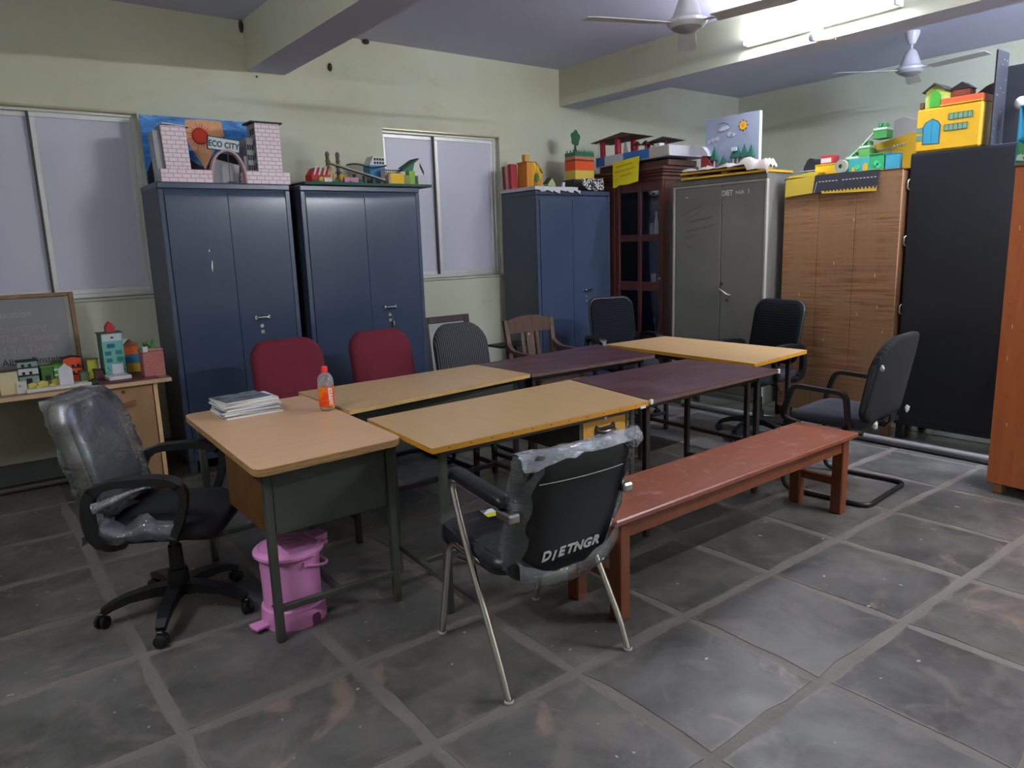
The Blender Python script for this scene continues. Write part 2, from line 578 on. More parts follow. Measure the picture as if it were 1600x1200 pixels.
# concrete beams: painted sides, grey underside
for i, (a, b) in enumerate(((2.045, 2.342), (5.20, 5.47))):
    mb = MB()
    z0, z1 = 2.877, ZC + 0.02
    v = [(a, Y0 - .05, z0), (b, Y0 - .05, z0), (b, Y1 + .05, z0), (a, Y1 + .05, z0), (a, Y0 - .05, z1), (b, Y0 - .05, z1), (b, Y1 + .05, z1), (a, Y1 + .05, z1)]
    mb.add(v, [(0, 3, 7, 4), (1, 5, 6, 2), (0, 4, 5, 1), (3, 2, 6, 7)], 0)
    mb.add(v, [(0, 1, 2, 3), (4, 7, 6, 5)], 1)
    struct('trim_%d' % (i + 1), mb, [WALL, CEIL])

# sliding aluminium windows with matt grey panes
ALU = M('dull_aluminium', (0.72, 0.72, 0.70, 1), 0.38, 0.35, var=0.12, scale=6, bmp=0.04)
PANE = M('frosted_grey_glass', (0.60, 0.61, 0.72, 1), 0.38, var=0.06, scale=2, spec=0.5)
GAP_DARK = M('dark_window_gap', (0.05, 0.05, 0.05, 1), 0.6)
for i, (W, xm, wz) in enumerate(((W1, 0.609, 0.05), (W2, 3.737, 0.045))):
    x0, x1, z0, z1 = W
    y = Y1 + 0.055
    mb = MB(); fw = 0.032
    mb.box((x0, y, z0), (x1, y + .07, z0 + fw), .003); mb.box((x0, y, z1 - fw), (x1, y + .07, z1), .003)
    mb.box((x0, y, z0 + fw), (x0 + fw, y + .07, z1 - fw), .003); mb.box((x1 - fw, y, z0 + fw), (x1, y + .07, z1 - fw), .003)
    win = struct('window_%d' % (i + 1), mb, ALU)
    # the left sash runs behind the right one; a dark strip stands in for the gap beside the meeting stile
    for sx0, sx1, dy in ((x0 + fw, xm + 0.01, 0.036), (xm - 0.01, x1 - fw, 0.010)):
        sash = MB(); st = 0.034
        a, b, c, d = sx0, sx1, z0 + fw, z1 - fw
        sash.box((a, y + dy, c), (b, y + dy + .022, c + st), .003); sash.box((a, y + dy, d - st), (b, y + dy + .022, d), .003)
        sash.box((a, y + dy, c + st), (a + st, y + dy + .022, d - st), .003); sash.box((b - st, y + dy, c + st), (b, y + dy + .022, d - st), .003)
        so = sash.build('sash', ALU, win)
        MB().box((a + st - .004, y + dy + .008, c + st - .004), (b - st + .004, y + dy + .014, d - st + .004)).build('pane', PANE, so)
    MB().box((xm - 0.024, y + .012, z0 + fw), (xm - 0.011, y + .034, z1 - fw)).build('gap_strip', GAP_DARK, win)
    MB().box((x0 - .01, Y1 - 0.012, z0 - 0.022), (x1 + .01, y + .02, z0), .004).build('sill', M('painted_sill', (0.50, 0.50, 0.40, 1), 0.6, var=0.2), win)
    MB().box((x0, Y1 + .004, z1 - 0.012), (x1, y + .02, z1 + 0.001), .002).build('head_strip', M('yellowed_lintel', (0.50, 0.46, 0.28, 1), 0.3, 0.3, var=0.3, scale=8), win)
MB().box((X0, Y1 + T_ + .02, 0.8), (5.2, Y1 + T_ + .04, 2.9)).build('backing_sheet', M('dark_backing', (0.02, 0.02, 0.03, 1), 0.8), D.objects['window_1'])  # unseen near-black sheet behind both windows

# ------------------------------------------------------------------ fluorescent tubes
WHITE_E = M('white_enamel', (0.75, 0.75, 0.74, 1), 0.35, var=0.03)
def tube_light(label, L, s, place, rods=0.0, tint=TUBE_COL):
    t = thing('tube_light', label, 'lamp')
    t.matrix_world = place
    # local: tube along x, standing off the mounting surface along -y... z up
    MB().box((-L / 2 - .03, 0.0, -.022), (L / 2 + .03, .045, .022), .004).build('batten', WHITE_E, t)
    mb = MB().tube([(-L / 2, -.036, 0), (L / 2, -.036, 0)], .0135, 12)
    mb.build('tube', glow('fluorescent_glow', tint, s), t)
    for sx in (-1, 1):
        MB().box((sx * (L / 2 + .003), -.053, -.018), (sx * (L / 2 + .03), .005, .018), .005).build('end_cap', WHITE_E, t)
    if rods:
        for sx in (-1, 1):
            MB().tube([(sx * .4, .045, 0), (sx * .4, .045 + rods, 0)], .006, 8).build('rod', WHITE_E, t)
    return t
# on the left face of the second beam (face x = 5.20): local y -> +x, local x -> -y
P = Matrix(((0, 1, 0, 5.20 - 0.0455), (-1, 0, 0, 3.055), (0, 0, 1, 2.978), (0, 0, 0, 1)))
tube_light('lit white fluorescent tube on the side of the far ceiling beam', 1.11, TUBE_VIEW, P)
# hanging on rods under the ceiling, outside the view: local y -> +z
P = Matrix(((1, 0, 0, 4.45), (0, 0, -1, 0.05), (0, 1, 0, 2.98), (0, 0, 0, 1)))
tube_light('lit fluorescent tube hanging on rods right of the view', 1.11, TUBE_NEAR, P, rods=ZC - 3.025)
P = Matrix(((0, -1, 0, X0 + 0.0455), (1, 0, 0, 2.0), (0, 0, 1, 2.80), (0, 0, 0, 1)))
tube_light('lit fluorescent tube on the left wall outside the view', 1.11, TUBE_BACK, P)
# on the right face of the second beam, lighting the far bay
P = Matrix(((0, -1, 0, 5.47 + 0.0455), (1, 0, 0, 1.0), (0, 0, 1, 3.02), (0, 0, 0, 1)))
tube_light('lit fluorescent tube on the hidden far side of the ceiling beam', 1.17, TUBE_FAR, P, tint=FAR_COL)

# ball bulb on an angle holder beside the tube
t = thing('bulb', 'unlit white ball bulb on a slanted holder under the lit tube', 'bulb', (5.075, 3.03, 2.885))
MB().lathe([(0, -.032), (.018, -.028), (.030, -.012), (.032, .004), (.024, .022), (.013, .034), (.012, .04)], 16).build('globe', M('opal_bulb', (0.62, 0.60, 0.70, 1), 0.35), t)
MB().tube([(0.005, 0, .034), (0.06, 0.0, .05), (.10, 0, .055)], [.014, .016, .022], 10).build('holder', WHITE_E, t)
MB().bar((0.0, -.01, -.033), (0.02, -0.16, -.045), .012, .006).build('tail_wire', M('orange_wire', (0.6, 0.42, 0.28, 1), 0.5), t)

# mud nests on wall and beam
NEST = M('dried_mud', (0.05, 0.035, 0.025, 1), 0.9, bmp=0.3)
for loc, s, lb in (((2.03, 5.845, 3.185), (.018, .02, .045), 'dark mud nest in the corner of wall and near beam'),
                   ((2.725, 5.85, 2.979), (.018, .012, .032), 'small oval mud nest on the plain wall right of the near beam'),
                   ((3.06, 5.845, 3.215), (.03, .018, .022), 'dark mud nest where back wall meets the ceiling'),
                   ((2.119, 5.855, 2.843), (.008, .006, .008), 'tiny dark mud dot on the wall under the near beam')):
    mb = MB().lathe([(0, -1), (.5, -.9), (.9, -.45), (1, .05), (.8, .6), (.4, .92), (0, 1)], 10)
    o = mb.build('mud_nest', NEST, None, None, Matrix.Diagonal((s[0], s[1], s[2], 1)))
    tag(o, lb, 'mud nest', loc=loc)

# conduits lying along the walls
o = MB().tube([(X0 + .05, 5.735, .022), (1.15, 5.735, .022)], .021, 10).build('conduit', M('brown_grey_conduit', (0.09, 0.075, 0.06, 1), 0.5))
tag(o, 'brownish conduit lying on the floor along the back wall', 'pipe')
o = MB().tube([(X0 + .05, 5.805, .018), (1.15, 5.805, .018)], .017, 8).build('cable', M('black_cable', (0.012, 0.012, 0.012, 1), 0.5))
tag(o, 'black cable on the floor tight against the grey skirting', 'cable')
o = MB().tube([(5.27, 1.72, .03), (5.27, 4.3, .03)], .028, 12).build('pipe', M('grey_pvc_pipe', (0.22, 0.21, 0.20, 1), 0.45))
tag(o, 'grey pipe on the floor before the plywood and black cabinets', 'pipe')

# ------------------------------------------------------------------ ceiling fans
FANW = M('white_fan_enamel', (0.62, 0.61, 0.66, 1), 0.3, var=0.03)
FANB = M('grey_fan_blade', (0.66, 0.65, 0.68, 1), 0.4, var=0.05)
def fan(label, loc, zh, angs):
    t = thing('ceiling_fan', label, 'fan', loc)
    zc = ZC - loc[2]
    MB().lathe([(0, -.035), (.05, -.03), (.10, -.008), (.118, .012), (.120, .03), (.105, .035), (.085, .055), (.062, .12), (.045, .165), (.022, .185), (.014, .19)], 28).build('motor', FANW, t)
    MB().lathe([(0, -.04), (.045, -.036), (.085, -.018), (.098, -.006)], 24).build('bottom_cover', M('grey_fan_cover', (0.30, 0.29, 0.30, 1), 0.35), t)
    MB().tube([(0, 0, .18), (0, 0, zc - .06)], .012, 10).build('downrod', FANW, t)
    MB().lathe([(.014, zc - .11), (.03, zc - .10), (.062, zc - .02), (.06, zc)], 20).build('canopy', FANW, t)
    for a in angs:
        T = Matrix.Rotation(R_(a), 4, 'Z')
        b = MB()
        b.sweep([(.10, 0, .012), (.17, 0, .012), (.19, 0, .010)], [.035, .03, .05], .006, (0, 1, 0), T=T)
        n = 9; vs = []; fs = []
        for i in range(n + 1):
            x = .18 + (.66 - .18) * i / n
            wv = .052 + .012 * (i / n)
            if i == n: wv *= .8
            tl = .007
            for (yy_, zz_) in ((-wv, .012 + tl), (wv, .012 - tl), (wv, .008 - tl), (-wv, .008 + tl)):
                vs.append((x, yy_, zz_))
        for i in range(n):
            for k in range(4):
                fs.append((i * 4 + k, i * 4 + (k + 1) % 4, i * 4 + 4 + (k + 1) % 4, i * 4 + 4 + k))
        fs += [(3, 2, 1, 0), tuple(n * 4 + k for k in range(4))]
        b.add(vs, fs, 0, False, T)
        b.build('blade', FANB, t)
    return t
fan('white ceiling fan in front of the lit tube, cut by the top edge', (3.75, 3.06, 2.775), 0, (-81, 39, 159))
fan('white ceiling fan hanging in the far bay behind the beam', (6.99, 3.23, 2.90), 0, (141, -99, 21))

# ================================================================== TABLES
STEEL_G = M('grey_green_table_steel', '3c3e38', 0.42, 0.25, var=0.12, k=1.5)
STEEL_D = M('dark_table_steel', '2a2624', 0.45, 0.25, var=0.12, k=1.5)
TAN1 = wood('tan_laminate_worn', 'a2805f', 'a88766', (1, 10, 10), 0.36, 2, 1.6, 0.02)
TAN2 = wood('tan_laminate', 'a3845c', 'a98b62', (10, 1, 10), 0.38, 2, 1.3, 0.02)
EDGE_RAW = wood('chipped_plywood_edge', '5e4426', '8a6a40', (3, 3, 60), 0.7, 3, 1.7, 0.3)
EDGE_YEL = M('varnished_yellow_edge', 'a8761f', 0.4, var=0.15, scale=20, k=1.5)
EDGE_DRK = M('dark_worn_edge', '4a3a34', 0.5, var=0.3, scale=20)
DARKTOP = None
def darktop():
    m, nt, b = newmat('dark_plum_laminate')
    v = coords(nt, 'Object')
    c = mixrgb(nt, (0.066, 0.026, 0.034, 1), (0.088, 0.040, 0.048, 1), noise(nt, v, 3, 6, 0.7))
    sc = ramp(nt, noise(nt, coords(nt, 'Object', (1, 1.6, 1)), 5, 4, 0.6, 0.0), [(0.50, 0.0), (0.75, 0.40)])
    c = mixrgb(nt, c, (0.15, 0.105, 0.11, 1), sc)
    nt.links.new(c, b.inputs['Base Color'])
    rr = ramp(nt, noise(nt, v, 5, 2, 0.5), [(0.3, 0.28), (0.7, 0.40)])
    nt.links.new(rr, b.inputs['Roughness'])
    return m
DARKTOP = darktop()
LOCK = M('brushed_lock_metal', (0.45, 0.44, 0.42, 1), 0.3, 0.8)
CHROME = M('chrome', (0.72, 0.71, 0.68, 1), 0.16, 1.0, var=0.04)
NAIL = M('nail_head', '4a3414', 0.5)

def table(label, quad, z, top, edge, steel, legs, th=0.022, rad=0.012, hdir='x', rails=True, group=None, hz=0.13, legw=0.03, stretch=True):
    """quad: FL, FR, BR, BL top corners in the room; legs: four foot points in the same order"""
    c = sum((Vector((*p, 0)) for p in quad), Vector()) / 4
    t = thing('table', label, 'table', (c.x, c.y, 0), 0, group)
    q = [Vector((p[0] - c.x, p[1] - c.y)) for p in quad]
    # rounded outline
    out = []
    for i in range(4):
        a, b, d = q[i - 1], q[i], q[(i + 1) % 4]
        p0 = b + (a - b).normalized() * rad; p1 = b + (d - b).normalized() * rad
        for k in range(5):
            s = k / 4
            out.append(tuple(p0 * (1 - s) ** 2 + b * 2 * s * (1 - s) + p1 * s * s))
    MB().prism(out, z - 0.003, z, 'xy').build('tabletop', top, t)
    e = MB().prism([(x * .9985, y * .9985) for x, y in out], z - th, z - 0.0032, 'xy').build('edge_band', edge, t)
    L = [Vector((p[0] - c.x, p[1] - c.y, 0)) for p in legs]
    zt = z - th - 0.0005
    for p in L:
        MB().box((p.x - legw / 2, p.y - legw / 2, 0), (p.x + legw / 2, p.y + legw / 2, zt), .003).build('leg', steel, t)
    up = Vector((0, 0, zt - 0.018))
    if rails:
        for i in range(4):
            a, b = L[i], L[(i + 1) % 4]
            d = (b - a).normalized() * legw * .5
            MB().bar(a + up + d, b + up - d, .022, .035, .002).build('rail', steel, t)
    if stretch:
        h = Vector((0, 0, hz))
        if hdir == 'x': pr = ((0, 3), (1, 2))
        else: pr = ((0, 1), (3, 2))
        mids = []
        for i, j in pr:
            d = (L[j] - L[i]).normalized() * legw * .5
            MB().bar(L[i] + h + d, L[j] + h - d, .024, .026, .002).build('stretcher', steel, t)
            mids.append((L[i] + L[j]) / 2 + h)
        d = (mids[1] - mids[0]).normalized() * .012
        MB().bar(mids[0] + d, mids[1] - d, .024, .026, .002).build('stretcher', steel, t)
    t['cx'] = c.x; t['cy'] = c.y
    return t, c

# near table with the magazines
t, c = table('tan table nearest the left swivel chair, magazines and bottle standing on it', [(0.793, 2.577), (1.416, 2.607), (1.470, 3.80), (0.847, 3.775)], 0.75, TAN1, EDGE_RAW, STEEL_G,
             [(0.868, 2.70), (1.385, 2.69), (1.412, 3.69), (0.892, 3.68)], th=0.03, rad=0.05, hdir='y', hz=0.135, legw=0.032)
o = MB().box((0.885 - c.x, 2.688 - c.y, 0.445), (1.369 - c.x, 2.694 - c.y, 0.712), .002).build('end_panel', STEEL_G, t)
MB().box((0.853 - c.x, 2.72 - c.y, 0.452), (0.866 - c.x, 3.16 - c.y, 0.712), .003).build('drawer_front', wood('brown_drawer_front', '4f3416', '6b4a22', (8, 1, 1), 0.45, 4, 1.0), t)
MB().box((0.872 - c.x, 2.72 - c.y, 0.47), (1.35 - c.x, 3.16 - c.y, 0.71)).build('drawer_box', STEEL_G, t)

# front middle table, yellow edge, one drawer towards the viewer
t, c = table('tan table with yellow edge and one drawer, behind the black visitor chair', [(1.412, 2.372), (2.637, 2.353), (2.749, 3.054), (1.459, 3.022)], 0.752, TAN2, EDGE_YEL, STEEL_G,
             [(1.50, 2.445), (2.585, 2.43), (2.66, 2.97), (1.535, 2.94)], th=0.024, rad=0.008, hdir='x', hz=0.14)
for i in range(11):
    x = 1.49 + i * 0.105
    y = 2.372 - (x - 1.412) * 0.0155
    T = Matrix.Translation((x - c.x, y - c.y - .0005, 0.741)) @ Matrix.Rotation(PI / 2, 4, 'X')
    MB().lathe([(0, .0015), (.0028, .001), (.0032, -.001)], 8, T=T).build('nail', NAIL, t)
dr = MB().box((2.262 - c.x, 2.425 - c.y, 0.545), (2.545 - c.x, 2.438 - c.y, 0.712), .002).build('drawer', M('yellow_drawer_front', 'b28a3c', 0.4, var=0.12, scale=12, k=1.35), t)
MB().prism([(2.335 - c.x, .655), (2.345 - c.x, .668), (2.362 - c.x, .655), (2.44 - c.x, .655), (2.457 - c.x, .668), (2.468 - c.x, .655), (2.468 - c.x, .60), (2.335 - c.x, .60)], 2.419 - c.y, 2.426 - c.y, 'xz').build('handle_plate', M('black_handle_plate', '151312', 0.4), dr)
MB().tube([(2.355 - c.x, 2.418 - c.y, .642), (2.365 - c.x, 2.395 - c.y, .640), (2.445 - c.x, 2.395 - c.y, .640), (2.452 - c.x, 2.418 - c.y, .642)], .006, 8).build('handle', CHROME, dr)
T = Matrix.Translation((2.405 - c.x, 2.424 - c.y, 0.692)) @ Matrix.Rotation(PI / 2, 4, 'X')
MB().lathe([(0, .004), (.009, .004), (.011, 0)], 14, T=T).build('lock', LOCK, dr)
MB().box((2.255 - c.x, 2.44 - c.y, 0.53), (2.56 - c.x, 2.92 - c.y, 0.71), .002).build('drawer_case', STEEL_G, t)
MB().box((2.238 - c.x, 2.425 - c.y, 0.53), (2.256 - c.x, 2.455 - c.y, 0.71)).build('case_post', STEEL_G, t)
MB().box((1.95 - c.x, 2.90 - c.y, 0.56), (2.235 - c.x, 2.915 - c.y, 0.71)).build('back_panel', STEEL_D, t)
an = MB().box((2.549 - c.x, 2.423 - c.y, 0.36), (2.571 - c.x, 2.428 - c.y, 0.722), .001).build('slotted_angle', M('slotted_angle_steel', '55564e', 0.4, 0.4), t)
for k in range(9):
    T = Matrix.Translation((2.56 - c.x, 2.4225 - c.y, .70 - k * .038)) @ Matrix.Rotation(PI / 2, 4, 'X')
    MB().lathe([(0, .0008), (.0045, .0008), (.0048, 0)], 8, T=T).build('slot_hole', M('hole_black', '0a0a0a', 0.7), an)
MB().box((2.575 - c.x, 2.360 - c.y, 0.722), (2.61 - c.x, 2.352 - c.y, 0.735)).build('paper_tag', M('white_paper', 'd8d8d4', 0.6), t)

# rear left tan table
t, c = table('tan table at the rear left, before the two maroon chairs', [(1.483, 3.262), (2.735, 3.388), (2.708, 3.944), (1.487, 3.922)], 0.748, TAN2, wood('worn_tan_edge', '8a6f42', 'a8895a', (3, 3, 30), .5, 3), STEEL_D,
             [(1.55, 3.40), (2.66, 3.46), (2.64, 3.87), (1.555, 3.86)], th=0.022, rad=0.008, hdir='x', hz=0.14)
MB().box((1.60 - c.x, 3.415 - c.y, .55), (2.62 - c.x, 3.43 - c.y, .70)).build('apron', STEEL_G, t)
MB().tube([(1.75 - c.x, 3.402 - c.y, .628), (2.15 - c.x, 3.43 - c.y, .628)], .008, 8).build('drawer_handle', STEEL_D, t)

# rear dark table
t, c = table('dark plum table at the rear, before the brown wooden armchair', [(2.742, 3.388), (3.80, 3.340), (3.905, 4.02), (2.714, 3.944)], 0.746, DARKTOP, EDGE_DRK, STEEL_D,
             [(2.80, 3.45), (3.73, 3.41), (3.80, 3.93), (2.79, 3.87)], th=0.022, rad=0.008, hdir='x', hz=0.14)
# front dark table
t, c = table('dark plum table in the front row, behind the far half of the red bench', [(2.675, 2.380), (3.835, 2.410), (3.787, 3.060), (2.785, 3.072)], 0.746, DARKTOP, EDGE_DRK, STEEL_D,
             [(2.72, 2.45), (3.70, 2.47), (3.70, 2.98), (2.84, 2.99)], th=0.022, rad=0.008, hdir='x', hz=0.14)
for x, y in ((2.683, 2.388), (3.827, 2.418)):
    MB().box((x - .007 - c.x, y - .010 - c.y, .7215), (x + .011 - c.x, y + .004 - c.y, .7475), .002).build('corner_cap', M('pale_corner_metal', 'c0b8ac', 0.4), t)
# right hand tan table, turned
t, c = table('tan table with yellow edge standing crosswise, between the two mesh chairs', [(3.887, 2.615), (4.588, 2.680), (4.578, 3.92), (3.932, 3.950)], 0.75, TAN2, EDGE_YEL, STEEL_D,
             [(3.97, 2.72), (4.51, 2.77), (4.50, 3.84), (4.00, 3.86)], th=0.024, rad=0.008, hdir='y', hz=0.14)

# ------------------------------------------------------------------ bench
BENCH = wood('red_varnished_wood', '74402c', '80493a', (1, 9, 9), 0.33, 3, 1.25, 0.03, wear='b89c90')
BENCH_S = wood('red_varnished_frame', '66341f', '744027', (9, 9, 1), 0.36, 3, 1.25, 0.03)
t = thing('bench', 'long red-brown wooden bench with worn top in the foreground', 'bench', (2.88, 2.085, 0), R_(0.8))
MB().box((-.955, -.185, .428), (.945, .180, .455), .006).build('seat_board', BENCH, t)
MB().box((-.94, -.158, .416), (.93, .155, .4278), .002).build('shadow_strip', M('dark_bench_strip', '3a1408', 0.5), t)  # dark strip put in for the shade line under the seat board
for sy, y in ((-1, -.135), (1, .135)):
    MB().box((-.845, y - .014, .352), (.84, y + .014, .4158), .003).build('apron', BENCH_S, t)
for x in (-.875, .873):
    for y in (-.125, .125):
        MB().box((x - .030, y - .032, 0), (x + .030, y + .032, .4158), .005).build('leg', BENCH_S, t)
    MB().box((x - .016, -.095, .155), (x + .016, .095, .20), .003).build('stretcher', BENCH_S, t)
    MB().box((x - .018, -.092, .36), (x + .018, .092, .4158), .003).build('end_rail', BENCH_S, t)

# ================================================================== CABINETS
BLUE = M('blue_grey_steel_paint', '354053', 0.26, 0.0, var=0.10, scale=4, bmp=0.03, k=1.35)
BLUE_S = M('blue_grey_steel_side', '30373f', 0.42, 0.0, var=0.10, scale=4, k=1.75)
def steel_cupboard(label, x0, x1, y0, y1, zt, seam, handle, door_l=None, keys=False):
    cx = (x0 + x1) / 2
    t = thing('steel_cupboard', label, 'cupboard', (cx, y0, 0))
    a, b, d = x0 - cx, x1 - cx, y1 - y0
    MB().box((a, 0.02, .09), (b, d, zt - .025), .004).build('body', BLUE_S, t)
    MB().box((a - .004, 0.0, zt - .045), (b + .004, d + .004, zt), .008).build('top_rim', BLUE, t)
    MB().box((a, 0.0, .09), (a + .035, .03, zt - .046), .004).build('side_frame', BLUE, t)
    MB().box((b - .035, 0.0, .09), (b, .03, zt - .046), .004).build('side_frame', BLUE, t)
    MB().box((a + .036, 0.0, .09), (b - .036, .03, .14), .003).build('bottom_frame', BLUE, t)
    s = seam - cx
    for k, (p, q) in enumerate(((a + .038, s - .002), (s + .002, b - .038))):
        n = 6
        m_ = MB()
        # door sheet whose top edge rolls back a little
        z0, z1 = .143, zt - .05
        prof = [(z0, .004), (z0 + .01, -.002), (z1 - .16, -.002), (z1 - .09, -.001), (z1 - .045, .0015), (z1 - .015, .006), (z1, .016)]
        vs = []; fs = []
        for z, y in prof: vs += [(p, y, z), (q, y, z)]
        for i in range(len(prof) - 1): fs.append((2 * i, 2 * i + 1, 2 * i + 3, 2 * i + 2))
        m_.add(vs, fs, 0, True)
        m_.add([(p, -.002, z0 + .01), (p, .022, z0), (p, .022, z1), (p, -.002, z1 - .05)], [(0, 1, 2, 3)])
        m_.add([(q, -.002, z0 + .01), (q, .022, z0), (q, .022, z1), (q, -.002, z1 - .05)], [(0, 1, 2, 3)])
        dr = m_.build('door', BLUE, t)
        if k == 1:
            hx, hz = handle[0] - cx, handle[1]
            h = MB().tube(fillet([(hx - .045, -.002, hz + .002), (hx - .042, -.035, hz + .004), (hx + .042, -.035, hz + .004), (hx + .045, -.002, hz + .002)], .012), .0065, 8)
            for sx in (-1, 1): h.box((hx + sx * .047 - .009, -.012, hz - .010), (hx + sx * .047 + .009, 0, hz + .016), .003)
            h.build('handle', CHROME, dr)
            T = Matrix.Translation((hx - .01, -.002, hz - .06)) @ Matrix.Rotation(PI / 2, 4, 'X')
            lk = MB().lathe([(0, .006), (.012, .006), (.014, 0)], 14, T=T)
            lk.box((hx - .02, -.006, hz - .115), (hx + .004, -.001, hz - .09), .002)
            lk.build('lock', LOCK, dr)
    for sx in (a + .03, b - .03):
        for yy_ in (.04, d - .04):
            MB().box((sx - .025, yy_ - .025, 0), (sx + .025, yy_ + .025, .0895), .004).build('leg', BLUE_S, t)
    if keys:
        kx = handle[0] - cx
        kb = MB().tube([(kx, -.012, handle[1] - .07), (kx + .012, -.016, handle[1] - .12), (kx + .006, -.012, handle[1] - .19)], .003, 6)
        kb.box((kx + .008, -.02, handle[1] - .15), (kx + .024, -.014, handle[1] - .11), .002)
        kb.box((kx + .0, -.016, handle[1] - .215), (kx + .012, -.011, handle[1] - .18), .001)
        kb.build('key_bunch', CHROME, t)
    return t
cab1 = steel_cupboard('blue-grey steel cupboard under the painted cardboard city', 1.195, 2.085, 5.31, 5.79, 2.0, 1.640, (1.801, 1.059))
MB().prism([(-.155, 1.40), (-.150, 1.42), (-.146, 1.47), (-.150, 1.478), (-.157, 1.44)], -.0005, -.004, 'xz').build('paint_chip', M('bare_white_chip', 'd5d8dc', .4), cab1)
MB().prism([(-.163, 1.535), (-.158, 1.54), (-.158, 1.555), (-.164, 1.55)], -.0005, -.004, 'xz').build('paint_chip', D.materials['bare_white_chip'], cab1)
cab2 = steel_cupboard('blue-grey steel cupboard with a key bunch, under the green model village', 2.160, 3.165, 5.30, 5.79, 2.0, 2.671, (2.838, 1.054), keys=True)
cab3 = steel_cupboard('blue-grey steel cupboard with a white sheet on top, right of the second window', 4.360, 5.300, 5.25, 5.77, 2.0, 4.80, (4.973, 1.06))

# grey almirah
ALM = M('grey_almirah_paint', '504f4a', 0.42, 0.1, var=0.16, scale=3, bmp=0.02, k=2.2)
ALM_L = M('worn_light_frame', '8f8a84', 0.4, 0.2, var=0.2, scale=8, k=1.5)
t = thing('steel_almirah', 'olive-grey steel almirah with white lettering on its right door', 'almirah', (5.30, 3.985, 0))
MB().box((.022, -.485, .125), (.37, .475, 2.02), .004).build('body', ALM, t)
MB().box((0, -.487, 1.975), (.03, .477, 2.022), .006).build('top_frame', ALM, t)
MB().box((0, -.487, .125), (.03, -.462, 1.974), .005).build('side_frame', ALM_L, t)
MB().box((0, .452, .125), (.03, .477, 1.974), .005).build('side_frame', ALM_L, t)
MB().box((0.004, -.461, 1.955), (.03, .451, 1.9745), .004).build('lintel', ALM_L, t)
MB().box((0, -.461, .125), (.03, .451, .17), .004).build('bottom_frame', ALM, t)
dl = MB().box((.004, -.044, .172), (.022, .450, 1.953), .004).build('door', ALM, t)
drr = MB().box((.004, -.460, .172), (.022, -.049, 1.953), .004).build('door', ALM, t)
MB().tube([(.004, -.155, 1.035), (-.03, -.145, 1.04), (-.035, -.09, 1.075), (-.032, -.06, 1.085)], .008, 8).build('handle', LOCK, drr)
for yy_, zz_ in ((-.065, 1.13), (-.125, .99)):
    T = Matrix.Translation((.003, yy_, zz_)) @ Matrix.Rotation(-PI / 2, 4, 'Y')
    MB().lathe([(0, .005), (.012, .005), (.014, 0)], 12, T=T).build('lock', M('dark_lock', '3a342e', .4, .5), drr)
WPAINT = M('white_brush_paint', 'c8ccc8', 0.6, k=1.4)
T0 = frame_T((.0025, -.048, 1.865), (0, -1, 0), (0, 0, 1))
text_mb('DIET', .062, .0004, T0, sx=.85, bold=.0008).build('lettering', WPAINT, drr)
text_mb('NGR', .036, .0004, T0 @ Matrix.Translation((.137, .006, 0)), sx=1.1).build('lettering', WPAINT, drr)
text_mb('1', .055, .0004, T0 @ Matrix.Translation((.25, .004, 0))).build('lettering', WPAINT, drr)
# faint pencil scribbles on the left door
sc = MB(); rs = random.Random(5)
def scrib(x0, x1, z0, z1, n, amp):
    p = []
    for i in range(n + 1):
        s = i / n
        p.append((.0035, x0 + (x1 - x0) * s, z0 + (z1 - z0) * s + (amp * math.sin(i * 2.1) if amp else 0) + rs.uniform(-.003, .003)))
    sc.tube(p, .0011, 4, cap=False)
scrib(.38, .15, 1.72, 1.80, 8, 0); scrib(.36, .16, 1.66, 1.76, 8, 0); scrib(.30, .05, 1.66, 1.70, 34, .012); scrib(.33, .02, 1.58, 1.63, 40, .012); scrib(.34, .22, 1.53, 1.545, 14, .018); scrib(.31, .24, 1.46, 1.45, 6, .004)
sc.build('pencil_scribble', M('pencil_grey', '2a2a28', .6), dl)
MB().box((.002, .305, 1.872), (.0045, .335, 1.878)).build('paint_mark', WPAINT, dl)
for yy_ in (-.45, .44):
    for xx_ in (.04, .33):
        MB().box((xx_ - .025, yy_ - .025, 0), (xx_ + .025, yy_ + .025, .1248), .003).build('leg', ALM, t)

# wooden display cupboard with glass panes
MAH = wood('dark_mahogany', '3a1c18', '472420', (9, 9, 1), 0.35, 3, 1.7, 0.03)
MAH_IN = M('dark_cupboard_inside', '1c1413', 0.7, k=1.4)
t = thing('display_cupboard', 'dark mahogany cupboard with glass panes in the corner, glassware inside', 'cupboard', (5.35, 5.05, 0))
W_, Dp, Ht = .425, .44, 2.06
MB().box((.03, -W_, .10), (Dp, -W_ + .022, Ht), .003).build('side_panel', MAH, t)
MB().box((.03, W_ - .022, .10), (Dp, W_, Ht), .003).build('side_panel', MAH, t)
MB().box((Dp - .012, -W_ + .0225, .10), (Dp, W_ - .0225, Ht)).build('back_panel', MAH_IN, t)
MB().box((0, -W_ - .004, 0), (Dp, W_ + .004, .099), .004).build('plinth', MAH, t)
MB().box((.02, -W_ + .0225, .10), (Dp - .0125, W_ - .0225, .125)).build('shelf', MAH_IN, t)
for z in (.555, 1.04, 1.512):
    MB().box((.04, -W_ + .0225, z), (Dp - .0125, W_ - .0225, z + .02)).build('shelf', MAH_IN, t)
mb = MB()
for (o_, z0, z1) in ((.0, Ht + .0005, 2.10), (.022, 2.10, 2.128), (.045, 2.128, 2.150), (.062, 2.150, 2.182)):
    mb.box((-o_, -W_ - o_, z0), (Dp, W_ + o_, z1), .005)
mb.build('cornice', MAH, t)
cols = ((-.375, -.158), (-.115, .122))  # pane columns (local y)
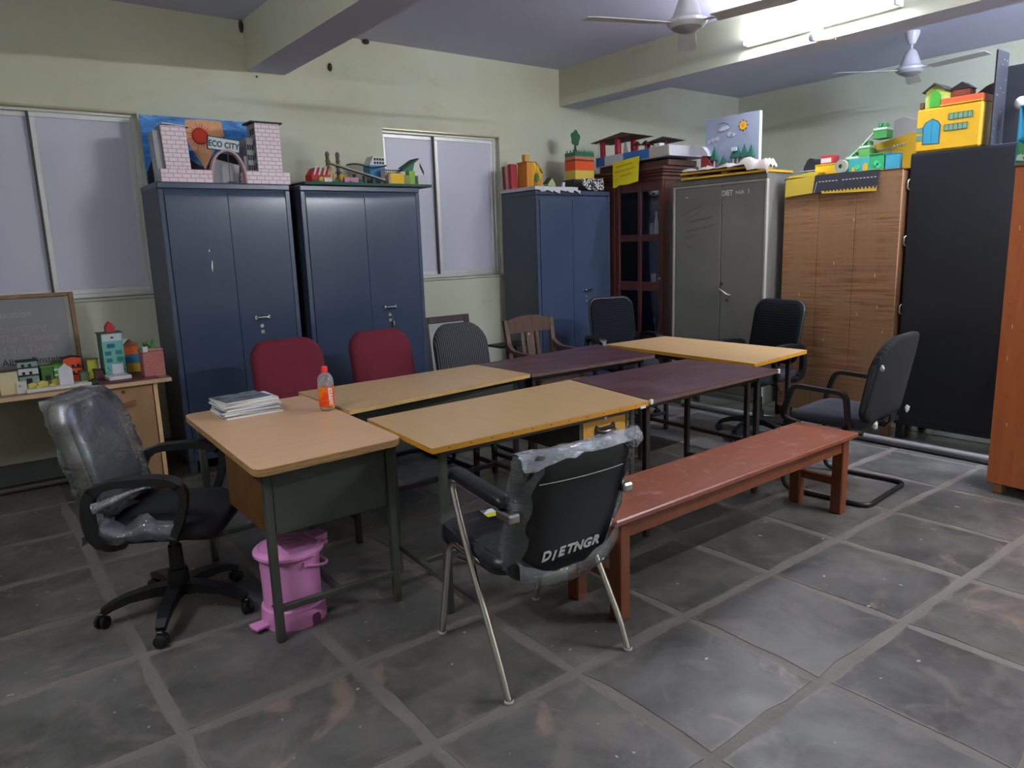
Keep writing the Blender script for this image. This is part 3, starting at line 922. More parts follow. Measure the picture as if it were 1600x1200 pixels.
rows = ((.60, 1.045), (1.12, 1.512), (1.573, 1.972)); rows = ((.145, .56), (.64, 1.04), (1.125, 1.51), (1.573, 1.972))
dr = MB()
dr.box((.0, -W_ + .002, .102), (.028, -.3755, Ht), .004); dr.box((.0, .1225, .102), (.028, .185, Ht), .004)
dr.box((.002, -.1575, .102), (.026, -.1155, Ht - .001), .004)
zz = [.1025] + [v for r in rows for v in r] + [Ht - .0005]
for k in range(0, len(zz), 2):
    dr.box((.002, -.375, zz[k]), (.026, -.158, zz[k + 1]), .003); dr.box((.002, -.115, zz[k]), (.026, .122, zz[k + 1]), .003)
door = dr.build('door', MAH, t)
GL = glass('cupboard_glass', (0.93, 0.94, 0.94, 1), 0.02)
for c0, c1 in cols:
    for z0, z1 in rows:
        MB().box((.012, c0 - .004, z0 - .004), (.016, c1 + .004, z1 + .004)).build('pane', GL, door)
MB().lathe([(0, .02), (.012, .018), (.014, .01), (.006, 0)], 12, T=Matrix.Translation((.0, -.405, 1.16)) @ Matrix.Rotation(-PI / 2, 4, 'Y')).build('knob', LOCK, door)
MB().box((.0, .187, .102), (.028, W_ - .002, Ht), .004).build('door', MAH, t)
# glassware inside
CLEAR = film('clear_glassware', 0.45, 0.5, 0.05, 9, 0.02)
FROST = M('milky_glassware', 'c4c8c4', 0.25, k=1.9)
rj = random.Random(11)
kinds = {'bottle': [(0, 0), (.020, 0), (.021, .004), (.021, .085), (.010, .115), (.010, .14), (.012, .142), (.012, .15), (0, .15)],
         'beaker': [(0, 0), (.024, 0), (.025, .004), (.024, .08), (.027, .086), (.023, .082), (.022, .006), (0, .006)],
         'flask': [(0, 0), (.026, .002), (.027, .008), (.011, .075), (.009, .115), (.012, .12), (.0, .118)],
         'measuring_cylinder': [(0, 0), (.020, 0), (.020, .006), (.011, .010), (.011, .16), (.013, .164), (0, .160)],
         'round_flask': [(0, 0), (.016, .0), (.026, .025), (.022, .048), (.010, .066), (.010, .12), (.012, .122), (0, .12)],
         'jar': [(0, 0), (.024, 0), (.025, .004), (.025, .062), (.020, .070), (.021, .072), (.021, .088), (0, .088)]}
ords_ = ['leftmost', 'second from the left', 'third from the left', 'fourth from the left', 'fifth from the left', 'sixth from the left', 'seventh from the left', 'eighth from the left']
rowspec = (('top', 1.5325, ['flask', 'bottle', 'measuring_cylinder', 'beaker', 'bottle', 'jar', 'bottle', 'jar'], '0001111 1'.replace(' ', '')),
           ('middle', 1.0605, ['beaker', 'measuring_cylinder', 'beaker', 'jar', 'beaker', 'jar'], '000011'),
           ('lower', .5755, ['flask', 'jar', 'bottle', 'flask', 'round_flask', 'beaker'], '001010'))
for lev, zs, ks, mk in rowspec:
    n = len(ks)
    for i, kd in enumerate(ks):
        milky = mk[i] == '1'
        yl = .085 - .425 * (i + .0) / (n - 1) + rj.uniform(-.003, .003)
        xl = rj.uniform(.062, .085)
        o = MB().lathe([(r * 1.15, z * 1.65) for r, z in kinds[kd]], 14).build(kd, FROST if milky else CLEAR)
        tag(o, '%s %s, %s on the %s shelf of the mahogany cupboard' % ('milky' if milky else 'clear', kd.replace('_', ' '), ords_[i], lev), 'glassware', 'glassware in the mahogany cupboard', loc=(5.35 + xl, 5.05 + yl, zs))

# plywood cabinet seen from its raw back
def ply_mat():
    m, nt, b = newmat('rippled_plywood')
    v = coords(nt, 'Object', (1, 1.2, 42))
    f = noise(nt, v, 1.6, 5, 0.6, 0.8)
    fade = ramp(nt, noise(nt, coords(nt, 'Object', (1, 2.5, 1.2)), 2.0, 3, 0.5), [(0.42, 0.0), (0.6, 1.0)])
    g = ramp(nt, f, [(0.40, 0.0), (0.56, 1.0)])
    dark = lin('62442b', 1.5); light = lin('866243', 1.5)
    c = mixrgb(nt, dark, light, g)
    c = mixrgb(nt, c, lin('7a5c40', 1.5), fade)
    g2 = noise(nt, coords(nt, 'Object', (8, 30, .8)), 1.5, 4, 0.6)
    c = mixrgb(nt, c, lin('6c4c32', 1.5), ramp(nt, g2, [(0.5, 0.0), (0.75, 0.45)]))
    nt.links.new(c, b.inputs['Base Color'])
    b.inputs['Roughness'].default_value = 0.5
    bump(nt, b, f, 0.25, 0.004)
    return m
PLY = ply_mat()
t = thing('plywood_cabinet', 'brown rippled plywood cabinet back between almirah and black cabinet', 'cabinet', (5.43, 2.965, 0))
yb = [-.453, -.128, .165, .462]
for k in range(3):
    MB().box((0, yb[k] + .0012, .115), (.016, yb[k + 1] - .0012, 1.952), .002).build('panel', PLY, t)
MB().box((.0165, -.453, .115), (.45, .462, 1.945), .003).build('carcass', M('plywood_carcass', '5a3d26', .6, k=1.6), t)
MB().box((-.004, -.455, 1.9525), (.455, .466, 1.962), .002).build('top_board', M('top_board_wood', '54371f', .5, k=1.6), t)
for yy_ in (-.42, .40):
    for xx_ in (.05, .40):
        MB().box((xx_ - .03, yy_ - .03, 0), (xx_ + .03, yy_ + .03, .1145), .004).build('foot', D.materials['plywood_carcass'], t)

# black steel cabinet
BLK = M('black_steel_paint', '1b1d25', 0.40, 0.0, var=0.12, scale=3, bmp=0.015, k=0.9)
t = thing('steel_cabinet', 'tall black steel cabinet under the yellow cardboard house', 'cabinet', (5.50, 2.02, 0))
MB().box((0.0, -.46, .108), (.45, .478, 2.055), .006).build('body', BLK, t)
MB().box((-.006, -.455, .16), (-.0005, .470, 2.04), .002).build('back_sheet', BLK, t)
for zz_ in (1.845, 1.455, .965):
    mb = MB().tube([(-.004, .472, zz_ - .035), (-.02, .476, zz_ - .025), (-.022, .476, zz_ + .025), (-.004, .472, zz_ + .035)], .006, 8)
    mb.build('hinge', LOCK, t)
for yy_ in (-.42, .44):
    for xx_ in (.04, .41):
        MB().box((xx_ - .025, yy_ - .025, 0), (xx_ + .025, yy_ + .025, .1075), .003).build('leg', BLK, t)

for y_, z_ in ((-.12, 1.62), (.02, 1.30), (-.30, 1.21), (-.33, .98), (.30, 1.05), (-.18, .92), (-.38, .80), (.08, .70)):
    MB().prism([(y_ - .003, z_ - .012), (y_ + .003, z_ - .010), (y_ + .004, z_ + .011), (y_ - .001, z_ + .013)], -.0012, -.0002, 'yz').build('pale_fleck', M('pale_fleck', 'b09a80', .6, k=1.5), D.objects['plywood_cabinet'])
# red-brown wooden cabinet cut by the right edge
REDW = wood('orange_brown_plywood', '84431f', '925028', (6, 6, .7), 0.45, 2.2, 1.75, 0.05, wear='6a4028')
t = thing('wooden_cabinet', 'orange-brown plywood cabinet cut by the right edge of the view', 'cabinet', (4.69, 1.575, 0), R_(-5))
MB().box((0, -.92, .062), (.45, 0, 1.845), .004).build('body', REDW, t)
MB().box((-.005, -.925, 1.8455), (.455, .005, 1.862), .003).build('top_board', D.materials['top_board_wood'], t)
for yy_ in (-.87, -.05):
    for xx_ in (.05, .40):
        MB().box((xx_ - .03, yy_ - .025, 0), (xx_ + .03, yy_ + .025, .0615), .004).build('foot', M('pale_foot_wood', '6a4c30', .6), t)
for y_, z_ in ((-.06, .98), (-.14, .86), (-.05, .80), (-.16, .70), (-.08, .42), (-.10, 1.30), (-.05, 1.52)):
    MB().prism([(y_ - .0025, z_ - .012), (y_ + .0025, z_ - .010), (y_ + .003, z_ + .011), (y_ - .001, z_ + .013)], -.0012, -.0002, 'yz').build('pale_fleck', D.materials['pale_fleck'], t)

# ================================================================== CHAIRS (local: facing +y, floor z = 0)
LEATH = M('black_leatherette', '14161a', 0.40, var=0.15, scale=25, bmp=0.12, k=.85)
BLKPL = M('black_plastic', '0f0f11', 0.45, var=0.08, k=.85)
BLKFAB = M('black_fabric', '15161a', 0.85, var=0.2, scale=60, k=1.1)
MESHF = None
def mesh_mat():
    m, nt, b = newmat('black_mesh_fabric')
    v = coords(nt, 'Object', (1, 1, 1))
    wv = nt.nodes.new('ShaderNodeTexWave'); wv.wave_type = 'BANDS'; wv.bands_direction = 'Z'
    wv.inputs['Scale'].default_value = 16; wv.inputs['Distortion'].default_value = 1.2; wv.inputs['Detail'].default_value = 2
    nt.links.new(v, wv.inputs['Vector'])
    c = mixrgb(nt, (0.004, 0.005, 0.006, 1), (0.013, 0.015, 0.018, 1), wv.outputs['Fac'])
    nt.links.new(c, b.inputs['Base Color'])
    b.inputs['Roughness'].default_value = 0.8
    b.inputs['Specular IOR Level'].default_value = 0.03
    bump(nt, b, noise(nt, v, 220, 2), 0.3, 0.002)
    return m
MESHF = mesh_mat()
def stripe_mat(nm='pinstripe_fabric', hi=0.11):
    m, nt, b = newmat(nm)
    v = coords(nt, 'Object')
    wv = nt.nodes.new('ShaderNodeTexWave'); wv.wave_type = 'BANDS'; wv.bands_direction = 'X'
    wv.inputs['Scale'].default_value = 19; wv.inputs['Distortion'].default_value = 0.15
    nt.links.new(v, wv.inputs['Vector'])
    g = ramp(nt, wv.outputs['Fac'], [(0.80, 0.0), (0.93, 1.0)])
    c = mixrgb(nt, (hi * .1, hi * .1, hi * .13, 1), (hi, hi * 1.05, hi * 1.2, 1), g)
    nt.links.new(c, b.inputs['Base Color'])
    b.inputs['Roughness'].default_value = 0.85
    return m
STRIPE = stripe_mat()
STRIPE_D = stripe_mat('faint_pinstripe_fabric', 0.026)
MAROON = M('maroon_fabric', '5a1022', 0.9, var=0.12, scale=40, bmp=0.15, k=1.25)
FILM = film('polythene_film', 0.025, 0.10, 0.08, 8, 0.6)
FILM_W = film('bunched_polythene', 0.20, 0.40, 0.12, 22, 0.9)
FILM_M = film('cloudy_polythene', 0.05, 0.25, 0.09, 12, 0.9)
CHR = M('satin_chrome_tube', (0.66, 0.64, 0.60, 1), 0.2, 1.0, var=0.05)

# ---- visitor chair, black leatherette on bright tubes, back towards the viewer
t = thing('visitor_chair', 'black padded visitor chair with chrome legs and lettered back in the foreground', 'chair', (1.60, 2.0, 0), R_(-3.5))
vc = t
for s in (-1, 1):
    p = [(s * .272, -.222, .0), (s * .272, -.17, .115), (s * .262, .02, .44), (s * .252, .105, .585), (s * .247, .150, .68), (s * .245, .085, .690), (s * .245, -.215, .662)]
    MB().tube(fillet(p, .045, 6), .0125, 10).build('rear_leg', CHR, t)
    p = [(s * .232, .315, 0), (s * .236, .215, .40), (s * .238, .165, .436), (s * .243, .02, .428), (s * .20, -.12, .415)]
    MB().tube(fillet(p, .05, 6), .0125, 10).build('front_leg', CHR, t)
    MB().lathe([(0, 0), (.016, 0), (.017, .006), (.0135, .012)], 14, T=Matrix.Translation((s * .272, -.222, 0))).build('foot_cap', M('grey_foot_cap', '8a8680', .4), t)
    MB().lathe([(0, 0), (.016, 0), (.017, .006), (.0135, .012)], 14, T=Matrix.Translation((s * .232, .315, 0))).build('foot_cap', D.materials['grey_foot_cap'], t)
    # arm pad: long rounded block sloping a little down to the back
    ap = MB().pad(rrect(.052, .345, .02, 4), [(.80, -.022), (.98, -.017), (1.0, 0), (.98, .012), (.80, .018)],
                  lambda x, y, z, s=s: (s * .245 + x, -.035 + y, .712 + z + y * .085))
    ap.build('arm_pad', LEATH, t)
    T = Matrix.Translation((s * .245, -.215, .657))
    MB().box((-.022, -.045, -.017), (.022, .045, .017), .007, T=T).build('arm_bracket', CHR, t)
# seat cushion
mb = MB().pad(rrect(.49, .46, .07, 5), [(.90, -.065), (.985, -.055), (1.0, -.03), (.985, -.008), (.9, .008), (.5, .012)],
              lambda x, y, z: (x, .075 + y, .462 + z + .02 * (y / .23) ** 2 * (1 if y > 0 else .3)))
seat = mb.build('seat', LEATH, t)
for k in range(4):
    yv = -.04 + k * .085
    MB().tube([(-.21 + .42 * i / 12, yv, .4755 + .02 * max(0, (yv - .075) / .23) ** 2) for i in range(13)], .0022, 5).build('seam', M('seat_seam', '2c2f33', .5), seat)
# backrest: tilted, tapering to the bottom, thick padded sides
def bk(x, y, z, lean=.29, y0=-.150, z0=.375):
    h = y  # 0..1 up the back
    wv = .90 + .10 * min(1, h / .45)
    yy_ = y0 - lean * h * .50 - z - .035 * (x / .27) ** 2 * -1
    return (x * wv, yy_, z0 + h * .49)
ol = [(x, y / .52) for x, y in rrect(.46, .52, .07, 5, 0, .26, .05)]
mb = MB().pad(ol, [(.88, -.052), (.97, -.046), (1.0, -.025), (1.0, .012), (.975, .030), (.90, .040), (.5, .043)], lambda x, y, z: bk(x, y, z))
back = mb.build('backrest', LEATH, t)
# stitched seam across the back and lettering
sm_ = MB(); fn = lambda x, h, off: Vector(bk(x, h, .0435 + off))
for i in range(46):
    a = -.175 + .36 * i / 46
    sm_.tube([fn(a, .80, .002), fn(a + .0055, .80, .002)], .0019, 4)
sm_.build('stitching', M('grey_thread', '9a9a98', .6), back)
o0 = fn(-.118, .175, .004); xd = fn(.1, .185, .004) - fn(-.1, .185, .004); yd = fn(0, .3, .004) - fn(0, .15, .004)
T0 = frame_T(o0, xd, yd)
tx = MB(); wob = random.Random(2)
for ch, cx_, rise in zip('DIETNGR', (.012, .043, .076, .112, .150, .189, .228), (0, -.004, 0, .001, .002, .003, .006)):
    text_mb(ch, .054, .0008, T0 @ Matrix.Translation((cx_, rise + wob.uniform(-.002, .002), 0)) @ Matrix.Rotation(wob.uniform(-.07, .07), 4, 'Z'), tx, shear=.12, sx=.95, align='CENTER', bold=.0022)
tx.build('lettering', M('white_marker_paint', 'b8bcbc', .6, k=1.5), back)
# polythene left on the backrest
rp = random.Random(9)
def crinkle(mb, a): 
    for i, v in enumerate(mb.v):
        mb.v[i] = v + Vector((rp.uniform(-a, a), rp.uniform(-a, a), rp.uniform(-a, a)))
    return mb
def strip(pts_a, pts_b, n, bulge, cr, name, mat, par):
    """film sheet between two edge lines"""
    mb = MB(); vs = []; fs = []
    m_ = len(pts_a)
    for i in range(m_):
        A, B = Vector(pts_a[i]), Vector(pts_b[i])
        for j in range(n + 1):
            s = j / n
            p = A.lerp(B, s) + Vector(bulge) * math.sin(PI * s)
            p += Vector((rp.uniform(-cr, cr), rp.uniform(-cr, cr), rp.uniform(-cr, cr)))
            vs.append(p)
    for i in range(m_ - 1):
        for j in range(n):
            k = i * (n + 1) + j
            fs.append((k, k + 1, k + n + 2, k + n + 1))
    mb.add(vs, fs, 0, True)
    return mb.build(name, mat, par)
N_ = 14
top_f = [fn(-.237 + .474 * i / N_, 1.0, -.09) for i in range(N_ + 1)]
top_m = [fn(-.285 + .57 * i / N_, 1.075, -.03) for i in range(N_ + 1)]
top_b = [fn(-.238 + .476 * i / N_, .985 - .075 * max(0, 1 - i / 5) ** 1 - .01 * (i % 2), .012) for i in range(N_ + 1)]
strip(top_f, top_b, 6, (0, -.006, .022), .005, 'plastic_wrap', FILM_W, t)
lf = [fn(-.247 + .006 * math.sin(i), .03 + .97 * i / N_, -.055) for i in range(N_ + 1)]
lb = [fn(-.200 + .012 * math.sin(i * 1.7) + .03 * max(0, (i - 9) / 5) - (.0 if i > 3 else -.03 * (3 - i)), .03 + 1.0 * i / N_, .012) for i in range(N_ + 1)]
strip(lf, lb, 6, (-.008, -.008, 0), .004, 'plastic_wrap', FILM_M, t)
rf = [fn(.252, .03 + 1.02 * i / N_, -.06) for i in range(N_ + 1)]
rb = [fn(.205 + .012 * math.sin(i * 1.3) - (.05 * max(0, 1 - i / 5)), .03 + 1.0 * i / N_, .012) for i in range(N_ + 1)]
strip(rf, rb, 6, (.008, -.008, 0), .004, 'plastic_wrap', FILM_M, t)
ba = [fn(-.232 + .464 * i / N_, .30 - .22 * math.sin(PI * min(1, (i + .3) / N_)) ** .5, .012) for i in range(N_ + 1)]
bb = [fn(-.225 + .45 * i / N_, -.07 - .03 * math.sin(PI * i / N_), -.02) for i in range(N_ + 1)]
strip(ba, bb, 6, (0, -.035, 0), .006, 'plastic_wrap', FILM_M, t)
# bunched knot at the upper right corner
kn = MB().lathe([(0, -.035), (.022, -.03), (.034, -.01), (.030, .015), (.015, .035), (0, .04)], 12, T=Matrix.Translation(fn(.215, .985, -.01)) @ Matrix.Rotation(.9, 4, 'Y'))
crinkle(kn, .009).build('plastic_wrap', FILM_W, t)
# film on the seat
sf = MB(); vs = []; fs = []
for i in range(13):
    for j in range(11):
        x = -.232 + .464 * i / 12; y = -.13 + .43 * j / 10
        z = .484 + .02 * max(0, (y - .075) / .23) ** 2 - (.02 if i in (0, 12) else .006 if i in (1, 11) else 0) + rp.uniform(0, .008)
        vs.append((x, y, z))
for i in range(12):
    for j in range(10): fs.append((i * 11 + j, i * 11 + j + 1, i * 11 + j + 12, i * 11 + j + 11))
sf.add(vs, fs, 0, True); sf.build('plastic_wrap', FILM, t)
lbT = Matrix.Translation((-.02, .20, .497)) @ Matrix.Rotation(R_(-8), 4, 'Z')
lb_ = MB().box((-.06, -.04, 0), (.06, .04, .0012), T=lbT).build('paper_label', M('label_white', 'c4c8cc', .5, k=1.4), t)
MB().box((-.06, -.0405, .0013), (.06, -.005, .0022), T=lbT).build('yellow_band', M('label_yellow', 'd8c020', .5, k=1.5), lb_)
T = Matrix.Translation((-.25, .05, .425)); MB().tube([(-.262, .03, .415), (-.262, .10, .405)], .009, 8).build('seat_bolt', CHR, t)

# ---- swivel chairs
def swivel(label, loc, rz, back_m, shell_m, seat_m, wrapped=False, base_rot=0.0, group=None, hb=1.0, bw=.46, zs=.0):
    t = thing('swivel_chair', label, 'chair', loc, rz, group)
    hub = MB().lathe([(.028, .30), (.030, .20), (.040, .198), (.046, .12), (.044, .085), (0, .083)], 20)
    hub.lathe([(.020, .40), (.020, .29)], 14)
    hub.build('gas_column', BLKPL, t)
    for k in range(5):
        a = base_rot + 2 * PI * k / 5
        ca, sa = math.cos(a), math.sin(a)
        pts = [(ca * r, sa * r, z) for r, z in ((.030, .112), (.10, .118), (.20, .108), (.265, .088), (.300, .070))]
        MB().sweep(pts, [.062, .056, .048, .042, .036], [.05, .042, .034, .030, .026], (-sa, ca, 0)).build('base_arm', BLKPL, t)
        tw = a + .9 + k * .7
        cst = MB()
        cx, cy = ca * .305, sa * .305
        for s in (-1, 1):
            T = Matrix.Translation((cx + s * .014 * -math.sin(tw), cy + s * .014 * math.cos(tw), .0275)) @ Matrix.Rotation(tw, 4, 'Z') @ Matrix.Rotation(PI / 2, 4, 'X')
            cst.lathe([(0, -.010), (.020, -.010), (.0272, -.006), (.0272, .006), (.020, .010), (0, .010)], 16, T=T)
        cst.box((cx - .012, cy - .012, .03), (cx + .012, cy + .012, .068), .004)
        cst.build('castor', BLKPL, t)
    MB().box((-.085, -.11, .375 + zs), (.085, .11, .412 + zs), .01).build('tilt_mechanism', BLKPL, t)
    MB().tube([(-.07, .02, .39 + zs), (-.19, .04, .378 + zs), (-.225, .045, .345 + zs), (-.25, .05, .325 + zs)], .006, 6).build('lever', BLKPL, t)
    st = MB().pad(rrect(.49, .48, .10, 6), [(.82, -.045), (.97, -.035), (1.0, -.01), (.985, .02), (.9, .034), (.5, .040)],
                  lambda x, y, z: (x, .045 + y, .458 + zs + z - .03 * max(0, (y - .12) / .12) ** 2))
    st.build('seat', seat_m, t)
    # back: curved shell + pad, leaning backwards
    H = hb - .52
    def bf(x, y, z):
        h = y / H
        wv = 1.0 - .16 * max(0, h - .45) - .10 * max(0, .30 - h) / .30
        yy_ = -.155 - .05 * h - .06 * h * h + .16 * (x ** 2) + z
        return (x * wv, yy_, .52 + zs + y * .985)
    ol = rrect(bw, H, .075, 6, 0, H / 2, .085)
    MB().pad(ol, [(.86, -.055), (.96, -.05), (1.0, -.035), (1.0, .004), (.95, .010)] if wrapped else [(.93, -.012), (1.0, -.006), (1.0, .004), (.95, .010)], lambda x, y, z: bf(x, y, z)).build('back_shell', shell_m, t)
    MB().pad(rrect(bw - .03, H - .03, .07, 6, 0, H / 2, .08), [(1.0, .0085), (1.0, .018), (.93, .030 if wrapped else .022), (.5, .036 if wrapped else .024)], lambda x, y, z: bf(x, y, z)).build('back_pad', back_m, t)
    MB().sweep([(0, -.09, .395 + zs), (0, -.175, .40 + zs), (0, -.205, .47 + zs), (0, -.21, .60 + zs)], [.07, .07, .07, .08], .018, (1, 0, 0)).build('back_bracket', BLKPL, t)
    # closed-loop plastic arms
    for s in (-1, 1):
        x = s * .265
        pts = [(s * .205, -.06, .412), (x, -.10, .42), (x, -.155, .47), (x, -.165, .57), (x, -.145, .650), (x, -.07, .682), (x, .10, .688), (x, .175, .672), (x, .205, .63), (x, .19, .54), (x, .15, .455), (s * .21, .125, .416)]
        pts = [Vector(p) + Vector((0, 0, zs)) for p in pts]
        pts = fillet(pts, .05, 4)
        n = len(pts)
        ws = [.036 + (.026 if p.z > .655 + zs else 0) for p in pts]
        MB().sweep(pts, ws, [.030 + (.014 if p.y < -.12 else 0) for p in pts], (1, 0, 0), smooth=False).build('armrest', BLKPL, t)
    if wrapped:
        # loose polythene bag over the back
        mb = MB(); vs = []; fs = []
        nx, ny = 18, 24
        def wrapf(u, h, d): 
            x = (bw / 2 + .012) * u * math.sqrt(1 - .42 * max(0, (h - .78) / .22) ** 2) * (1 - .12 * max(0, (.12 - h) / .12))
            p = Vector(bf(x, max(-.01, h * (H + .015)), d)); return p
        for side in (0, 1):
            o = len(vs)
            for j in range(ny + 1):
                for i in range(nx + 1):
                    u = -1 + 2 * i / nx; h = j / ny
                    d = (.042 + .010 * math.cos(u * 1.5)) if side == 0 else -.060
                    p = wrapf(u, h, d)
                    c_ = .0012 if 0 < i < nx else .006
                    p += Vector((rp.uniform(-c_, c_), rp.uniform(-c_, c_), rp.uniform(-c_, c_)))
                    fold = abs(math.sin(u * 2.2 + h * 5.0)) ** 6 * .007 + abs(math.sin(u * 4.0 - h * 3.1 + 1)) ** 10 * .006
                    p.y += fold if side == 0 else -fold
                    vs.append(p)
            for j in range(ny):
                for i in range(nx):
                    k = o + j * (nx + 1) + i
                    fs.append((k, k + 1, k + nx + 2, k + nx + 1))
        M1 = (nx + 1) * (ny + 1)
        for j in range(ny):
            for i in (0, nx):
                k = j * (nx + 1) + i
                fs.append((k, k + nx + 1, M1 + k + nx + 1, M1 + k))
        for i in range(nx):
            k = ny * (nx + 1) + i
            fs.append((k, k + 1, M1 + k + 1, M1 + k))
        mb.add(vs, fs, 0, True)
        mb.build('plastic_wrap', film('back_polythene', 0.05, 0.22, 0.06, 9, 0.6), t)
        # torn film round the seat side and near arm
        a = [(-.27 + .54 * i / 10, -.19 + .02 * math.sin(i), .425) for i in range(11)]
        b = [(-.26 + .52 * i / 10, -.10 + .03 * math.sin(i * 1.4), .508) for i in range(11)]
        strip(a, b, 4, (0, -.03, .01), .01, 'plastic_wrap', FILM_M, t)
        a = [(.26, -.16 + .32 * i / 10, .425) for i in range(11)]
        b = [(.225, -.17 + .30 * i / 10, .505 + .02 * math.sin(i * 1.2)) for i in range(11)]
        strip(a, b, 4, (.03, 0, 0), .008, 'plastic_wrap', FILM_M, t)
        a = [(.283, -.14 + .04 * i, .60 + .012 * i) for i in range(8)]
        b = [(.283, -.13 + .04 * i, .56 + .018 * i) for i in range(8)]
        strip(a, b, 3, (.012, 0, 0), .004, 'plastic_wrap', FILM_W, t)
        a = [(-.10 + .03 * i, .20, .40) for i in range(8)]
        b = [(-.06 + .02 * i, .24, .31 - .03 * math.sin(i)) for i in range(8)]
        strip(a, b, 4, (0, .02, 0), .012, 'plastic_wrap', FILM_M, t)
    if wrapped:  # the seat is pushed a little back on its base
        for ch in t.children:
            if ch.name.split('.')[0] not in ('base_arm', 'castor', 'gas_column'):
                for v_ in ch.data.vertices: v_.co.y -= .042
    return t
swivel('black swivel chair with grey plastic-wrapped back at the left, facing the table', (.63, 3.246, 0), R_(-122), M('grey_back_fabric', '383e45', .8, k=1.4), M('beige_grey_shell', '4c463e', .6, k=1.4), BLKFAB, True, base_rot=R_(-68), zs=-.012, bw=.43, hb=.985)
swivel('black mesh swivel chair before the blue cupboard and mahogany cupboard', (4.59, 4.41, 0), R_(160), MESHF, BLKPL, BLKFAB, False, base_rot=.3, hb=1.01, zs=.035)
swivel('black mesh swivel chair before the plywood cabinet, at the crosswise table', (4.87, 3.235, 0), R_(88), MESHF, BLKPL, BLKFAB, False, base_rot=R_(92), hb=1.01, bw=.47, zs=.035)

# ---- cantilever chairs
def cantilever(label, loc, rz, seat_m, back_m, shell_m, arms=True, group=None, wb=.47, hb=.95, shoulder=.13, base_w=.52, thick=1.0, base_d=.24):
    t = thing('cantilever_chair', label, 'chair', loc, rz, group)
    hw = base_w / 2
    TUBE = BLKPL
    p = [(-hw, .10, .425), (-hw, base_d + .02, .425), (-hw, base_d, .015), (-hw, -.26, .015), (hw, -.26, .015), (hw, base_d, .015), (hw, base_d + .02, .425), (hw, .10, .425)]
    P = [Vector(q) for q in p]
    MB().tube(fillet(P, .07, 6), .0135, 10).build('base_tube', TUBE, t)
    for s in (-1, 1):
        MB().tube([(s * hw, .101, .425), (s * hw * .9, -.20, .418)], .0135, 8).build('seat_rail', TUBE, t)
    MB().pad(rrect(.48, .47, .09, 6), [(.86, -.035), (.98, -.026), (1.0, -.005), (.985, .022), (.9, .036), (.5, .042)],
             lambda x, y, z: (x, .03 + y, .462 + z - .025 * max(0, (y - .12) / .12) ** 2)).build('seat', seat_m, t)
    H = hb - .47
    def bf(x, y, z):
        h = y / H
        wv = 1 - .10 * max(0, h - .5) * 2 * .6 - .06 * max(0, .3 - h) / .3
        return (x * wv, -.205 - .03 * h - .07 * h * h + .22 * x * x + z, .47 + y)
    ol = rrect(wb, H, .07, 6, 0, H / 2, shoulder)
    MB().pad(ol, [(.90, -.030 * thick), (.98, -.024 * thick), (1.0, -.012), (1.0, -.002)], bf).build('back_shell', shell_m, t)
    MB().pad(ol, [(1.0, -.0018), (1.0, .006), (.97, .02 * thick), (.88, .032 * thick), (.5, .038 * thick)], bf).build('backrest', back_m, t)
    MB().sweep([(0, -.10, .428), (0, -.235, .43), (0, -.258, .46), (0, -.262, .50)], .08, .012, (1, 0, 0)).build('back_bracket', BLKPL, t)
    if arms:
        for s in (-1, 1):
            x = s * (hw + .005)
            p = [(x * .93, -.10, .425), (x, -.13, .455), (x, -.11, .64), (x, .20, .655), (x, .265, .455), (x * .96, .16, .428)]
            MB().sweep(fillet([Vector(q) for q in p], .05, 5), .034, .024, (1, 0, 0)).build('armrest', BLKPL, t)
    return t
cantilever('black cantilever armchair seen from behind, beside the black cabinet', (4.175, 2.17, 0), R_(5), M('dark_blue_grey_seat', '2a2b32', .8, var=.15, scale=50, k=1.0), STRIPE_D, STRIPE_D, True, wb=.56, hb=.965, shoulder=.17, base_w=.56)
tc = D.objects['cantilever_chair']
for x, z, a in ((-.245, .475, .5), (.215, .49, -.6), (-.262, .80, .1)):
    mb = MB().lathe([(0, -.02), (.012, -.016), (.018, 0), (.010, .018), (0, .024)], 8, T=Matrix.Translation((x, -.262 if z < .7 else -.285, z)) @ Matrix.Rotation(a, 4, 'Y') @ Matrix.Diagonal((1.3 if z < .7 else .4, .6, 1.1 if z < .7 else .7, 1)))
    crinkle(mb, .004).build('torn_plastic', M('torn_white_plastic', 'a8a8a4', .5, k=1.4), tc)
cantilever('maroon fabric chair on the left of the pair, behind the magazines', (1.735, 4.45, 0), PI, MAROON, MAROON, MAROON, False, wb=.50, hb=.955, shoulder=.12, thick=1.4)
cantilever('maroon fabric chair on the right of the pair, before the cupboard with keys', (2.42, 4.45, 0), PI, MAROON, MAROON, MAROON, False, wb=.49, hb=.95, shoulder=.12, thick=1.4)
cantilever('black chair with fine white pinstripes, before the framed board', (2.955, 4.22, 0), PI, BLKFAB, STRIPE, BLKFAB, True, wb=.475, hb=.965, shoulder=.15, base_w=.46)

